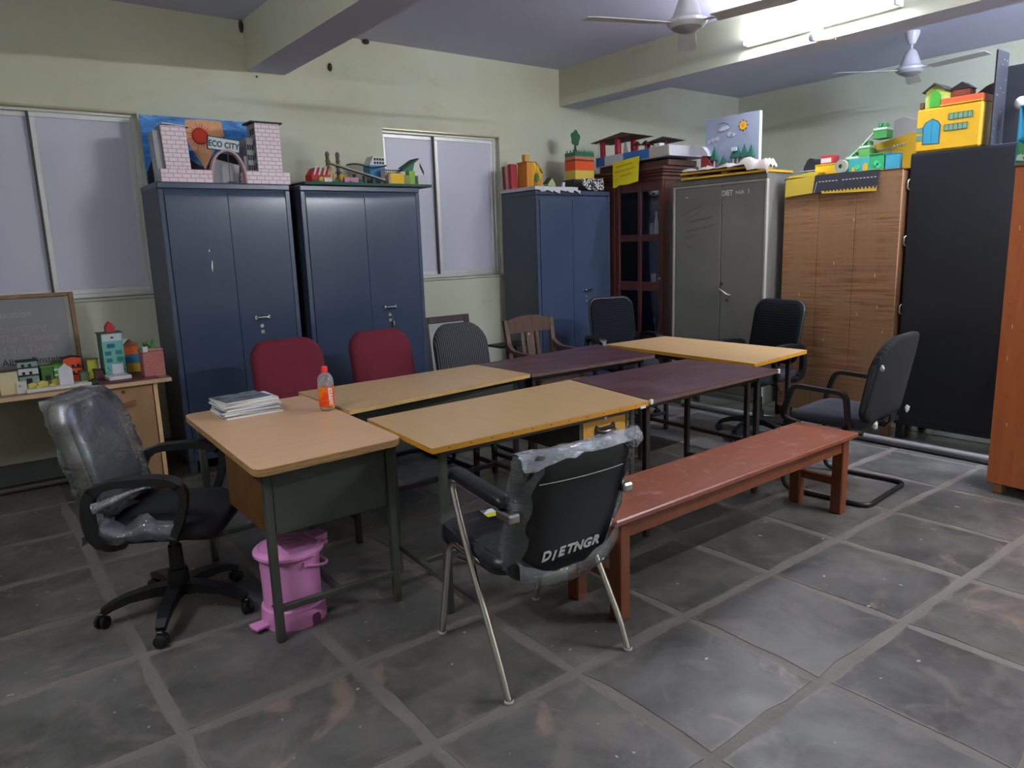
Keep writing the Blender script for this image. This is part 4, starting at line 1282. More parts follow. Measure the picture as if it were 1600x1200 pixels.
# ---- wooden armchair
OAK = wood('old_brown_wood', '48362a', '60483a', (8, 8, 1), 0.5, 4, 1.0, 0.05)
t = thing('wooden_armchair', 'old brown wooden armchair with slatted back behind the rear dark table', 'chair', (3.83, 4.53, 0), R_(176))
hw = .225
for s in (-1, 1):
    MB().bar((s * hw, .20, 0), (s * hw, .20, .64), .045, .045, .005).build('front_leg', OAK, t)
    MB().sweep([(s * hw, -.20, 0), (s * hw, -.19, .42), (s * hw, -.215, .68), (s * (hw + .008), -.255, .905)], [.042, .042, .040, .036], [.042, .042, .036, .030], (1, 0, 0)).build('rear_leg', OAK, t)
    MB().sweep(fillet([Vector(q) for q in [(s * (hw + .005), -.215, .71), (s * (hw + .015), -.14, .66), (s * (hw + .025), -.02, .652), (s * (hw + .03), .24, .65)]], .06, 5), [.04] * 14, .024, (1, 0, 0)).build('arm', OAK, t)
    MB().bar((s * hw, -.17, .20), (s * hw, .178, .20), .022, .035, .003).build('stretcher', OAK, t)
MB().box((-.245, -.18, .425), (.245, .245, .447), .005).build('seat_board', OAK, t)
MB().box((-.20, .18, .37), (.20, .20, .424), .003).build('front_rail', OAK, t)
cr = [(-.205, .795), (.205, .795), (.215, .905), (.17, .913), (.10, .93), (0, .936), (-.10, .93), (-.17, .913), (-.215, .905)]
MB().prism(cr, -.012, .014, 'xz', T=Matrix.Translation((0, -.252 + .01, 0)) @ Matrix.Rotation(0, 4, 'X')).build('crest_rail', OAK, t)
for x, wv in ((-.075, .035), (0, .075), (.075, .035)):
    MB().bar((x, -.185, .447), (x, -.240, .80), wv, .014, .002, up=(0, 1, 0)).build('back_slat', OAK, t)
MB().lathe([(0, .003), (.006, .002), (.007, 0)], 8, T=Matrix.Translation((0.02, -.222, .78)) @ Matrix.Rotation(-PI / 2, 4, 'X')).build('pale_plug', M('pale_plug', 'b0aca4', .5), t)

# ---- framed board leaning at the wall, small black stand
t = thing('framed_board', 'dark framed pale board leaning on the wall behind the pinstripe chair', 'board', (3.63, 5.62, 0), 0)
TB = Matrix.Translation((0, 0, 0)) @ Matrix.Rotation(R_(-7), 4, 'X')
FR = M('dark_frame_wood', '2c2622', .5, k=1.4)
for a, b in (((-.255, -.012, 0), (-.195, .015, .90)), ((.195, -.012, 0), (.255, .015, .90)), ((-.1945, -.012, .84), (.1945, .015, .90)), ((-.1945, -.012, 0), (.1945, .015, .06))):
    MB().box(a, b, .004, T=TB).build('frame_bar', FR, t)
MB().box((-.196, -.003, .058), (.196, .006, .842), T=TB).build('panel', M('pale_board_paper', '8f908c', .6, k=1.5), t)
T0 = TB @ frame_T((.135, -.0135, .80), (1, 0, 0), (0, 0, 1))
MB().box((.165, -.014, .795), (.178, -.0125, .822), T=TB).build('small_label', M('label_white2', 'b8b8b4', .6), t)
t = thing('stand', 'low black metal stand between the pinstripe chair and the wooden armchair', 'stand', (3.95, 5.15, 0))
MB().box((-.20, -.10, .635), (.20, .10, .655), .003).build('top_bar', BLKPL, t)
MB().box((-.045, -.02, .02), (.045, .02, .6345), .004).build('post', BLKPL, t)
MB().box((-.18, -.16, 0), (.18, .16, .0195), .004).build('foot_plate', BLKPL, t)

# ================================================================== THINGS ON THE FLOOR AND THE TABLES
# pink pedal bin
PINK = M('pink_plastic', 'bd7cab', 0.38, var=0.04, k=1.5)
PINKD = M('dark_pink_gap', '5e2c50', 0.6, k=1.3)
t = thing('pedal_bin', 'pink plastic pedal bin with lid under the near table', 'bin', (.985, 2.86, 0), R_(8))
MB().lathe([(0, .012), (.128, .012), (.128, .004), (.132, 0), (.134, .004), (.128, .075), (.1175, .082), (.118, .09), (.119, .20), (.122, .28), (.126, .283), (.126, .296), (0, .296)], 40).build('body', PINK, t)
lid = MB().lathe([(.139, .2975), (.143, .303), (.143, .314), (.136, .321), (.120, .326), (.116, .323), (.06, .331), (.055, .328), (.05, .331), (.012, .333), (.010, .330), (0, .330)], 40)
lid.prism([(.10, -.045), (.162, -.038), (.168, -.03), (.168, .03), (.162, .038), (.10, .045)], .312, .336, 'xy')
lid.build('lid', PINK, t)
MB().tube([(.155, -.036, .296), (.155, .036, .296)], .011, 10).build('hinge', PINK, t)
MB().prism([(-.115, -.028), (-.185, -.035), (-.19, 0), (-.185, .035), (-.115, .028)], .018, .026, 'xy').build('pedal', PINK, t)
hp = [(.0 + .155 * math.sin(a), -.128 * math.cos(a), .268 - .055 * math.sin(a)) for a in [PI * i / 16 for i in range(17)]]
MB().tube(hp, .0065, 8).build('bail_handle', PINK, t)
for s in (-1, 1):
    MB().lathe([(0, .016), (.010, .015), (.012, 0)], 12, T=Matrix.Translation((0, s * .120, .27)) @ Matrix.Rotation(-s * PI / 2, 4, 'X')).build('pivot', PINK, t)
T = Matrix.Rotation(R_(-77), 4, 'Z')
MB().prism([(-.020, .0), (-.020, .035), (-.012, .046), (.012, .046), (.020, .035), (.020, 0)], -.010, .010, 'xz', T=T @ Matrix.Translation((0, 0, 0)) @ Matrix.Translation((0, .0, 0)) @ Matrix.Rotation(-PI / 2, 4, 'Z') @ Matrix.Translation((0, .126, .001))).build('notch_shade_patch', PINKD, t)  # dark prism stands in for the shaded inside of the base cutout
MB().box((-.002, -.004, .10), (.004, .004, .108), T=Matrix.Rotation(R_(200), 4, 'Z') @ Matrix.Translation((.119, 0, 0))).build('rivet', PINKD, t)

# magazines
MAGS = [('white cover', 'd0d2d4'), ('grey photo cover', '6d7076'), ('white cover', 'c6c9cd'), ('blue-grey cover', '5e6a78'), ('pale cover', 'b8bcc2'), ('white cover', 'd4d6d8'), ('silver-grey cover', '8c9096'), ('white cover', 'cccfd2'), ('dark photo cover', '63676a')]
PAPER = M('page_edges', 'c8c9c6', .7, var=.15, scale=40, stretch=(.5, .5, 60), k=1.4)
ords = ['lowest', 'second from the bottom', 'third from the bottom', 'fourth from the bottom', 'middle', 'fourth from the top', 'third from the top', 'second from the top', 'topmost']
rm = random.Random(4); z = 0.7502
def cover_mat(name, h):
    m, nt, b = newmat(name)
    v = coords(nt, 'Object', (6, 12, 1))
    c = mixrgb(nt, lin(h, 1.3), (0.03, 0.035, 0.03, 1), ramp(nt, noise(nt, v, 1.3, 3), [(.52, 0.0), (.58, .55 if h < 'c' else .12)]))
    nt.links.new(c, b.inputs['Base Color']); b.inputs['Roughness'].default_value = .25
    return m
for i, (nm, hx) in enumerate(MAGS):
    th = rm.uniform(.0075, .0105) if i else .006
    a = R_(rm.uniform(-4, 5)) + (R_(3) if i == 8 else 0)
    dx, dy = rm.uniform(-.008, .010), rm.uniform(-.012, .012)
    w_, h_ = (.275, .205) if i not in (7,) else (.27, .20)
    if i == 8: w_, dx = .235, -.02
    if i == 0: dx, dy, a = 0.006, -.008, 0.03
    t = thing('magazine', '%s magazine, %s of nine piled on the near table' % (nm, ords[i]), 'magazine', (1.098 + dx, 3.60 + dy, z), a, 'magazines piled on the near table')
    MB().box((-w_ / 2 + .002, -h_ / 2 + .002, .0006), (w_ / 2 - .002, h_ / 2 - .002, th - .0006)).build('pages', PAPER, t)
    cv = cover_mat('cover_%d' % i, hx)
    MB().box((-w_ / 2, -h_ / 2, th - .00055), (w_ / 2, h_ / 2, th)).build('front_cover', cv, t)
    MB().box((-w_ / 2, -h_ / 2, 0), (w_ / 2, h_ / 2, .00055)).build('back_cover', cv, t)
    z += th + .0004

# bottle
t = thing('drink_bottle', 'orange drink bottle with red cap and white lettering on the near table', 'bottle', (1.412, 3.35, .7505))
prof = [(0, 0), (.030, 0), (.036, .005), (.0375, .02), (.0370, .115), (.0385, .122), (.0385, .150), (.034, .166), (.024, .180), (.0145, .186), (.0135, .198)]
MB().lathe(prof, 28).build('bottle_body', film('pet_plastic', .22, .12, .06, 30, .05), t)
def drink():
    m, nt, b = newmat('orange_drink')
    b.inputs['Base Color'].default_value = (0.80, 0.30, 0.01, 1); b.inputs['Roughness'].default_value = .15
    return m
MB().lathe([(0, .003), (.029, .003), (.035, .008), (.036, .02), (.0355, .10), (0, .10)], 24).build('drink', drink(), t)
lb = MB().lathe([(.0383, .022), (.0383, .118)], 32)
def label_mat():
    m, nt, b = newmat('orange_red_label')
    v = coords(nt, 'Object')
    c = mixrgb(nt, lin('e03a0c', 1.3), lin('f07a14', 1.3), ramp(nt, noise(nt, v, 18, 3), [(.4, 0.0), (.65, 1.0)]))
    nt.links.new(c, b.inputs['Base Color']); b.inputs['Roughness'].default_value = .3
    return m
lab = lb.build('label', label_mat(), t)
tm = text_mb('maaza', .044, .0003, Matrix.Identity(4), sx=.80, bold=.0008)
wm = MB()
ang0 = math.atan2(-3.35, -1.412) + .30
for i, v in enumerate(tm.v):  # wrap upright lettering around the label
    zz_ = .028 + v.x; s = -v.y / .0388
    tm.v[i] = Vector((.0388 * math.cos(ang0 - s), .0388 * math.sin(ang0 - s), zz_)) + Vector((math.cos(ang0 - s), math.sin(ang0 - s), 0)) * v.z
tm.build('lettering', M('white_print', 'ececec', .4, k=1.2), lab)
MB().lathe([(0, .216), (.014, .216), (.0155, .213), (.0155, .197), (.0165, .195), (.0165, .190), (0, .190)], 24).build('cap', M('red_cap', 'c01820', .35, k=1.5), t)

# ================================================================== DESK AND WHAT STANDS ON IT
DESKW = wood('pale_oak_laminate', '8c6b4a', '977654', (6, 6, .8), 0.45, 3, 1.05, 0.02)
DESKT = wood('desk_top_laminate', '7c6650', '8c745a', (1, 8, 8), 0.45, 3, 1.1, 0.02)
t = thing('desk', 'long wall desk with oak pedestal under the left window', 'desk', (0.1, 5.33, 0))
MB().box((-.95, -.285, .722), (.985, .27, .75), .004).build('desktop', DESKT, t)
MB().box((-.95, -.287, .724), (.985, -.2855, .748)).build('edge_band', M('pale_edge_band', 'a08468', .5, k=1.5), t)
MB().box((.50, -.258, .10), (.875, .25, .7215), .003).build('pedestal', DESKW, t)
dd = MB().box((.502, -.268, .105), (.868, -.2585, .705), .002).build('door', DESKW, t)
MB().box((.8755, -.268, .10), (.90, .25, .7215), .002).build('side_panel', M('pale_side_edge', 'a88a64', .5, k=1.6), t)
T = Matrix.Translation((.70, -.268, .69)) @ Matrix.Rotation(PI / 2, 4, 'X')
MB().lathe([(0, .004), (.010, .004), (.012, 0)], 14, T=T).build('lock', M('bronze_lock', '4a3828', .4, .5), dd)
hp = []
for i in range(13):
    s = -1 + 2 * i / 12
    hp.append((.70 + s * .058, .628 - .006 * (1 - s * s) + .006 * s * s))
hp2 = hp + [(.70 + s * .058, .610 - .016 * (1 - s * s)) for s in [1 - 2 * i / 12 for i in range(13)]]
MB().prism(hp2, -.292, -.2685, 'xz').build('handle', M('half_moon_handle_wood', '6a4426', .4, k=1.5), dd)
MB().box((-.93, -.25, 0), (-.90, .25, .7215), .003).build('side_panel', DESKW, t)
MB().box((.52, -.20, 0), (.87, .24, .0995), .003).build('plinth', M('dark_plinth', '2c241c', .6, k=1.4), t)
DT = .7505

# framed board with a quotation
t = thing('framed_board', 'wood framed grey board with a printed quotation on the left desk', 'board', (.10, 5.56, DT), 0)
TB = Matrix.Rotation(R_(-3), 4, 'X')
FRB = wood('brown_picture_frame', '5c4630', '6e563c', (6, 6, 6), .5, 3, 1.6)
x0, x1, zt = -.60, .565, .560
for a, b in (((x0, -.012, 0), (x0 + .028, .015, zt)), ((x1 - .028, -.012, 0), (x1, .015, zt)), ((x0 + .0285, -.012, zt - .026), (x1 - .0285, .015, zt)), ((x0 + .0285, -.012, 0), (x1 - .0285, .015, .026))):
    MB().box(a, b, .004, T=TB).build('frame_bar', FRB, t)
pn = MB().box((x0 + .027, -.002, .025), (x1 - .027, .008, zt - .025), T=TB).build('panel', M('grey_board_print', '6a6a6c', .45, var=.05, k=1.5), t)
MB().box((x1 - .055, -.004, .03), (x1 - .029, -.0021, zt - .03), T=TB).build('pale_margin', M('pale_margin_strip', '74746a', .5, k=1.5), t)
for txt, xr, zb, sz, mt, sh in (('Education', .318, .418, .062, M('pale_print', '8a8890', .5, k=1.5), .25), ('Is Not The Learning', .39, .330, .068, M('pink_grey_print', '86747a', .5, k=1.5), 0),
                            ('of Facts, But The Training', .456, .262, .068, D.materials['pink_grey_print'], 0), ('of the Mind To Think', .415, .192, .068, D.materials['pink_grey_print'], 0), ('Albert Einstein', .455, .118, .060, M('dark_print', '1c1c1e', .5, k=1.2), 0)):
    T0 = TB @ frame_T((xr, -.0035, zb), (1, 0, 0), (0, 0, 1))
    xo = 0.0
    for wd in reversed(txt.split()):
        wm_ = text_mb(wd, sz, .0004, None, shear=sh, align='RIGHT', sx=.92)
        lo_ = min(v_.x for v_ in wm_.v)
        Tw = T0 @ Matrix.Translation((xo, 0, 0))
        wm_.v = [Tw @ v_ for v_ in wm_.v]
        wm_.build('lettering', mt, pn)
        xo += lo_ - sz * .30

CARD = {}
def card(hx, k=1.55, rough=.65):
    k *= .74; n = 'card_' + hx
    if n not in CARD: CARD[n] = M(n, hx, rough, var=.08, scale=14, k=k)
    return CARD[n]
def brick(hx, line, name, sx=10.0):
    if name in _mats: return _mats[name]
    m, nt, b = newmat(name)
    v = coords(nt, 'Object')
    mp = nt.nodes.new('ShaderNodeMapping'); mp.inputs['Rotation'].default_value = (PI / 2, 0, 0)
    nt.links.new(v, mp.inputs['Vector'])
    br = nt.nodes.new('ShaderNodeTexBrick')
    br.inputs['Scale'].default_value = sx; br.inputs['Mortar Size'].default_value = .022; br.inputs['Mortar Smooth'].default_value = .3
    br.inputs['Color1'].default_value = lin(hx, 1.4); br.inputs['Color2'].default_value = lin(hx, 1.32); br.inputs['Mortar'].default_value = lin(line, 1.3)
    nt.links.new(mp.outputs[0], br.inputs['Vector'])
    nt.links.new(br.outputs[0], b.inputs['Base Color']); b.inputs['Roughness'].default_value = .6
    _mats[name] = m
    return m
def house(parent, w_, d_, h_, wall, roof=None, rtype='gable', rh=.03, windows=(), door=None, T=Matrix.Identity(4), ov=.006, name='walls'):
    """small cardboard house; base centre of front edge at the origin of T, front faces -y"""
    if rtype == 'gable':
        MB().prism([(-w_ / 2, 0), (w_ / 2, 0), (w_ / 2, h_), (0, h_ + rh), (-w_ / 2, h_)], 0, d_, 'xz', T=T).build(name, wall, parent)
        if roof:
            r = MB(); s = .004
            for sg in (-1, 1):
                r.prism([(sg * (w_ / 2 + ov), h_ - rh * ov / (w_ / 2) + .0003), (0, h_ + rh + .0005), (0, h_ + rh + s), (sg * (w_ / 2 + ov), h_ - rh * ov / (w_ / 2) + s)], -ov, d_ + ov, 'xz', T=T)
            r.build('roof', roof, parent)
    else:
        MB().box((-w_ / 2, 0, 0), (w_ / 2, d_, h_), .001, T=T).build(name, wall, parent)
        if roof: MB().box((-w_ / 2 - ov, -ov, h_ + .0003), (w_ / 2 + ov, d_ + ov, h_ + rh), .001, T=T).build('roof', roof, parent)
    for x, z, a, b, mt in windows:
        MB().box((x - a / 2, -.0022, z - b / 2), (x + a / 2, .001, z + b / 2), T=T).build('window', mt, parent)
    if door:
        x, a, b, mt = door
        MB().box((x - a / 2, -.0024, .0005), (x + a / 2, .001, b), T=T).build('door', mt, parent)
I4 = Matrix.Identity(4)
def model(label, loc, rz=0, name='model_house', cat='model house', group=None):
    return thing(name, label, cat, loc, rz, group)
K_ = card('1a1a1a'); WH = card('c9cacc', 1.4); CREAM = card('c0b48c')
t = model('cream cardboard tower at the front left of the desk', (.225, 5.125, DT)); house(t, .092, .08, .135, CREAM, card('3a3228'), 'flat', .006)
t = model('small white cardboard box house beside the cream tower', (.282, 5.115, DT)); house(t, .052, .05, .070, card('b8b8ac'), None, 'flat', 0, [(-.008, .045, .012, .012, card('7a8a7a'))])
t = model('grey-green three-storey model house with black bands, in front of the quotation board', (.345, 5.415, DT))
house(t, .105, .08, .150, card('7d938a'), K_, 'flat', .008, [(.0, .03, .03, .03, K_)])
for zz_ in (.062, .110): MB().box((-.056, -.008, zz_), (.056, .0, zz_ + .006)).build('balcony_band', K_, t)
for zz_ in (.080, .128):
    for xx_ in (-.025, .012): MB().box((xx_ - .008, -.003, zz_ - .010), (xx_ + .008, 0, zz_ + .008)).build('window', K_, t)
MB().box((-.053, -.0015, .070), (.053, -.0002, .109)).build('white_storey', WH, t)
t = model('dark green stepped model block left of the bright green one', (.448, 5.46, DT)); house(t, .065, .06, .095, card('3d6b2a'), card('55803a'), 'flat', .012, [(0, .03, .03, .03, K_)])
t = model('bright green model block with white bands', (.511, 5.46, DT)); house(t, .05, .06, .108, card('3f9a26'), card('2d5c20'), 'flat', .012)
for zz_ in (.035, .07): MB().box((-.026, -.004, zz_), (.026, .0, zz_ + .012)).build('white_band', WH, t)
t = model('orange-red model house with black roof and window bands', (.590, 5.43, DT)); house(t, .10, .08, .140, card('cf4a22'), card('2a1a16'), 'gable', .012)
for zz_ in (.035, .078):
    MB().box((-.05, -.006, zz_), (.05, .0, zz_ + .006)).build('balcony_band', K_, t)
    for xx_ in (-.03, 0, .03): MB().box((xx_ - .008, -.003, zz_ + .007), (xx_ + .008, 0, zz_ + .022)).build('window', K_, t)
t = model('small grey-green model hut beside the orange-red house', (.640, 5.36, DT)); house(t, .045, .05, .045, card('5c7258'), card('4c6048'), 'gable', .015)
t = model('lime yellow model block at the right of the orange-red house', (.690, 5.36, DT), R_(-12)); house(t, .055, .06, .125, card('b0b23a'), card('6c7030'), 'flat', .005, [(.008, .06, .02, .02, card('5a5a20'))])
t = model('small dark brown model box behind the maroon mat', (.715, 5.30, DT)); house(t, .05, .05, .062, card('43292a'), card('38201f'), 'flat', .004)
t = model('white base board with little yellow houses along the desk front', (.47, 5.10, DT), R_(1), 'model_town', 'model town')
MB().box((-.17, -.01, 0), (.17, .085, .022), .003).build('base_board', card('c4c0b4', 1.4), t)
for xx_, yy_, w_, h_ in ((-.13, .05, .045, .03), (-.075, .055, .05, .035), (-.01, .055, .04, .038), (.06, .05, .035, .034), (-.03, .02, .03, .016), (-.10, .018, .03, .014)):
    hs = MB().prism([(-w_ / 2, 0), (w_ / 2, 0), (w_ / 2, h_ * .75), (0, h_), (-w_ / 2, h_ * .75)], 0, .025, 'xz', T=Matrix.Translation((xx_, yy_, .0225))).build('little_house', card('b4a850'), t)
t = model('white gabled model house standing on the town base board', (.512, 5.105, DT + .0225)); house(t, .072, .035, .095, card('c8c8ce', 1.4), None, 'gable', .035)
t = thing('model_bush', 'dark green model bushes at the right end of the town base board', 'model bush', (.645, 5.13, DT))
for k in range(7):
    a = k * 2.4
    crinkle(MB().lathe([(0, 0), (.014, .004), (.016, .016), (.008, .026), (0, .028)], 7, T=Matrix.Translation((.022 * math.cos(a) * (k % 3) / 2, .016 * math.sin(a), 0))), .002).build('bush', card('1c3a22'), t)

# maroon mat, tower, orange house and brick box on the right of the desk
t = tag(MB().box((-.17, 0, 0), (.17, .32, .006), .001).build('base_card', M('maroon_card', '4a2026', .5, k=1.5)), 'dark maroon card sheet under the teal tower', 'card sheet', loc=(.845, 5.065, DT))
t = thing('model_tower', 'teal cardboard tower with red dome and white plinth on the desk', 'model tower', (.812, 5.29, DT + .0065), R_(4))
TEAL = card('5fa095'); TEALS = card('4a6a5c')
MB().box((-.062, 0, 0), (.062, .11, .285), .001).build('tower_body', TEAL, t)
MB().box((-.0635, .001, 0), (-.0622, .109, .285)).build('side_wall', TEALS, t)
MB().box((-.072, -.008, .2853), (.068, .115, .290)).build('roof_slab', card('4a4f4a'), t)
MB().prism([(-.022, .2905), (.030, .2905), (.030, .325), (.018, .345), (.004, .358), (-.010, .345), (-.022, .325)], .02, .07, 'xz').build('dome', card('a02c2c'), t)
MB().box((-.058, -.004, .235), (.055, -.0002, .281)).build('white_band', card('b9c4c4', 1.4), t)
MB().prism([(-.012, .258), (-.001, .265), (.012, .258), (-.001, .251)], -.006, -.0042, 'xz').build('emblem', K_, t)
for xx_, zz_, a in ((-.012, .205, .045), (-.034, .158, .036), (.030, .160, .036), (-.030, .112, .034), (.032, .116, .034)):
    MB().box((xx_ - a / 2, -.003, zz_ - .013), (xx_ + a / 2, -.0002, zz_ + .013)).build('window', card('2c6c70') if zz_ < .2 else card('1e5a78'), t)
MB().box((-.022, -.004, 0), (.045, -.0002, .085)).build('door', card('c4c8d0', 1.4), t)
for k in range(9):
    for s in (-1, 1):
        if (k + (s > 0)) % 2: MB().box((-.052 + (k % 3) * .008 + (0.098 if s > 0 else 0) - .004, -.003, .012 + k * .007), (-.052 + (k % 3) * .008 + (0.098 if s > 0 else 0) + .003, -.0002, .018 + k * .007)).build('check', K_, t)
MB().box((-.075, -.135, 0), (.055, -.006, .022), .002).build('plinth', card('c6c2c2', 1.4), t)
t = model('orange and blue model house with a white and brown roof behind the brick box', (.945, 5.42, DT + .0065), R_(-5))
MB().box((-.06, 0, 0), (.06, .10, .062), .001).build('ground_floor', card('b08420'), t)
MB().box((-.06, 0, .0625), (.06, .10, .118), .001).build('middle_floor', card('2a6a90'), t)
MB().box((-.055, .01, .1185), (.035, .10, .178), .001).build('upper_floor', card('c85a20'), t)
MB().prism([(-.062, .1785), (.045, .1785), (-.005, .215)], .0, .105, 'xz').build('roof', card('8a4a36'), t)
MB().prism([(-.06, .182), (-.02, .225), (-.055, .232)], -.004, .0, 'xz').build('white_gable', WH, t)
t = thing('model_box', 'brick-red cardboard box with paper leaves at the right end of the desk', 'model box', (1.015, 5.14, DT), R_(0))
BRK = brick('8a4f48', 'a0685e', 'painted_red_brick', 14)
MB().box((-.066, 0, 0), (.060, .11, .165), .002).build('box_body', BRK, t)
MB().prism([(-.075, .1655), (.06, .170), (.06, .178), (-.03, .186), (-.075, .172)], .0, .10, 'xz').build('lid_flap', card('8f6a5a'), t)
MB().box((-.062, -.01, .166), (-.032, -.001, .20), .002).build('white_tag', WH, t)
lf = MB(); rl = random.Random(8)
for k in range(16):
    a = rl.uniform(0, 2 * PI); x, y = -.04 + rl.uniform(-.03, .06), .05 + rl.uniform(-.03, .03)
    p = Vector((x, y, .18)); q = p + Vector((math.cos(a) * .04, math.sin(a) * .03, rl.uniform(.03, .07)))
    sd = Vector((-math.sin(a), math.cos(a), 0)) * .008
    lf.add([p - sd * .3, p + sd * .3, q.lerp(p, .4) + sd, q, q.lerp(p, .4) - sd], [(0, 1, 2, 3, 4)])
lf.build('paper_leaves', card('3f7a34'), t)

# ================================================================== MODELS ON THE CUPBOARDS
# ---- painted cardboard city on the first blue cupboard (top at z = 2.0)
PBRICK = brick('cfc2c8', 'b07a86', 'pink_line_brick', 9)
GREYC = card('8f9097', 1.45); GREYC2 = card('a5a6ac', 1.4)
t = thing('city_model', 'white brick-patterned cardboard city with painted sky and ECO CITY sign', 'model city', (1.67, 5.33, 2.0005))
def sky_mat():
    m, nt, b = newmat('painted_blue_sky')
    v = coords(nt, 'Object', (3, 3, 9))
    c = ramp(nt, noise(nt, v, 2.2, 7, .7, 1.2), [(.3, lin('123a70', 1.6)), (.55, lin('2f73b4', 1.6)), (.8, lin('8ab4d4', 1.5))])
    nt.links.new(c, b.inputs['Base Color']); b.inputs['Roughness'].default_value = .5
    return m
bd = MB().box((-.437, .415, 0), (.42, .421, .485)).build('backdrop', sky_mat(), t)
yb_ = .4149
MB().prism([(-.43, 0), (.33, 0), (.33, .22), (.10, .25), (.03, .23), (-.06, .15), (-.20, .24), (-.30, .30), (-.36, .25), (-.43, .10)], yb_ - .0012, yb_ - .0002, 'xz').build('painted_hills', card('14161c', 1.3), bd)
MB().prism([(-.14, .47), (-.02, .478), (.11, .474), (.125, .38), (.06, .30), (-.035, .13), (-.13, .30), (-.155, .39)], yb_ - .0022, yb_ - .0013, 'xz').build('painted_dawn', M('painted_peach', 'c98a62', .6, var=.3, scale=22, k=1.5), bd)
sun = MB(); sx_, sz_ = -.047, .362
sun.prism([(sx_ + .058 * math.cos(2 * PI * k / 28), sz_ + .058 * math.sin(2 * PI * k / 28)) for k in range(28)], yb_ - .0034, yb_ - .0023, 'xz')
for k in range(24):
    a = 2 * PI * k / 24; L = .086 + .018 * (k % 2)
    sun.prism([(sx_ + .05 * math.cos(a - .07), sz_ + .05 * math.sin(a - .07)), (sx_ + L * math.cos(a), sz_ + L * math.sin(a)), (sx_ + .05 * math.cos(a + .07), sz_ + .05 * math.sin(a + .07))], yb_ - .0034, yb_ - .0023, 'xz')
sun.build('painted_sun', card('c42a12', 1.5), bd)
# left: low brick plinth and leaning slab tower
MB().box((-.436, .0, 0), (-.112, .20, .085), .001).build('brick_plinth', PBRICK, t)
MB().box((-.437, .005, 0), (-.4363, .195, .082)).build('plinth_side', GREYC2, t)
TL = Matrix.Translation((-.305, .07, .086)) @ Matrix.Rotation(R_(-2), 4, 'Y')
MB().box((-.078, 0, 0), (.080, .16, .285), .001, T=TL).build('left_tower', PBRICK, t)
MB().box((-.0797, .001, 0), (-.0783, .159, .284), T=TL).build('tower_side', GREYC, t)
MB().box((-.125, .03, -.08), (-.081, .16, .255), .001, T=TL).build('side_slab', GREYC2, t)
MB().box((-.10, -.015, .2853), (.075, .18, .292), .001, T=TL @ Matrix.Rotation(R_(6), 4, 'Y')).build('roof_slab', WH, t)
# arch with a tilted grey card behind
arc = [(-.112 + .118 - .118 * math.cos(PI * k / 16), .22 * math.sin(PI * k / 16) ** .8) for k in range(17)]
MB().sweep([(x, .03, z) for x, z in arc], .05, .014, (0, 1, 0)).build('arch', card('b89a98', 1.4), t)
MB().prism([(-.10, .0), (.10, .0), (.118, .135), (-.055, .175)], .12, .124, 'xz').build('grey_card', GREYC2, t)
MB().prism([(-.01, 0), (.08, 0), (.065, .016), (.02, .02)], .05, .07, 'xz').build('dark_stone', card('4a4a4c'), t)
# sign
TS = Matrix.Translation((.0, .045, .262)) @ Matrix.Rotation(R_(6), 4, 'Y')
sg = MB().box((-.108, 0, -.043), (.108, .006, .043), .002, T=TS).build('sign_board', card('c6d2d4', 1.4), t)
for a, b in (((-.110, -.002, .039), (.110, .008, .045)), ((-.110, -.002, -.045), (.110, .008, -.039)), ((-.1105, -.002, -.045), (-.104, .008, .045)), ((.104, -.002, -.045), (.1105, .008, .045))):
    MB().box(a, b, T=TS).build('sign_edge', card('26303c'), sg)
T0 = TS @ frame_T((0, -.0012, -.021), (1, 0, 0), (0, 0, 1))
text_mb('ECO CITY', .056, .0008, T0, align='CENTER', sx=.82, bold=.0012).build('lettering', card('16323c'), sg)
MB().box((.02, .05, .0), (.024, .054, .22)).build('sign_post', card('6a5a58'), t)
# right tower with stepped grey window wall
MB().box((.125, .0, 0), (.435, .20, .088), .001).build('brick_plinth', PBRICK, t)
MB().box((.232, .06, .0885), (.408, .22, .425), .001).build('right_tower', PBRICK, t)
MB().box((.2303, .061, .0885), (.2317, .219, .424)).build('tower_side', GREYC, t)
MB().box((.20, .05, .4253), (.43, .23, .437), .001).build('roof_slab', card('222428'), t)
MB().box((.175, .10, .02), (.2298, .24, .325), .001).build('window_block', GREYC, t)
MB().box((.150, .11, .0), (.1748, .24, .20), .001).build('window_block', GREYC, t)
wn = MB()
for zz_ in (.12, .19, .26):
    for xx_ in (.184, .200, .216): wn.box((xx_ - .005, .097, zz_ - .018), (xx_ + .005, .0995, zz_ + .018))
for zz_ in (.13, .2, .29, .37):
    for yy_ in (.10, .15): wn.box((.2285, yy_ - .014, zz_ - .02), (.2302, yy_ + .014, zz_ + .02))
wn.build('windows', K_, t)
MB().prism([(.44, 0), (.475, 0), (.45, .10), (.415, .14)], .14, .17, 'xz').build('teal_slope', card('4c7076'), t)
t = tag(MB().box((-.04, 0, 0), (.040, .10, .075), .002).build('red_box', card('9c2a34'), None), 'red cardboard box bridging the gap between the first two blue cupboards', 'box', loc=(2.142, 5.53, 2.0005))

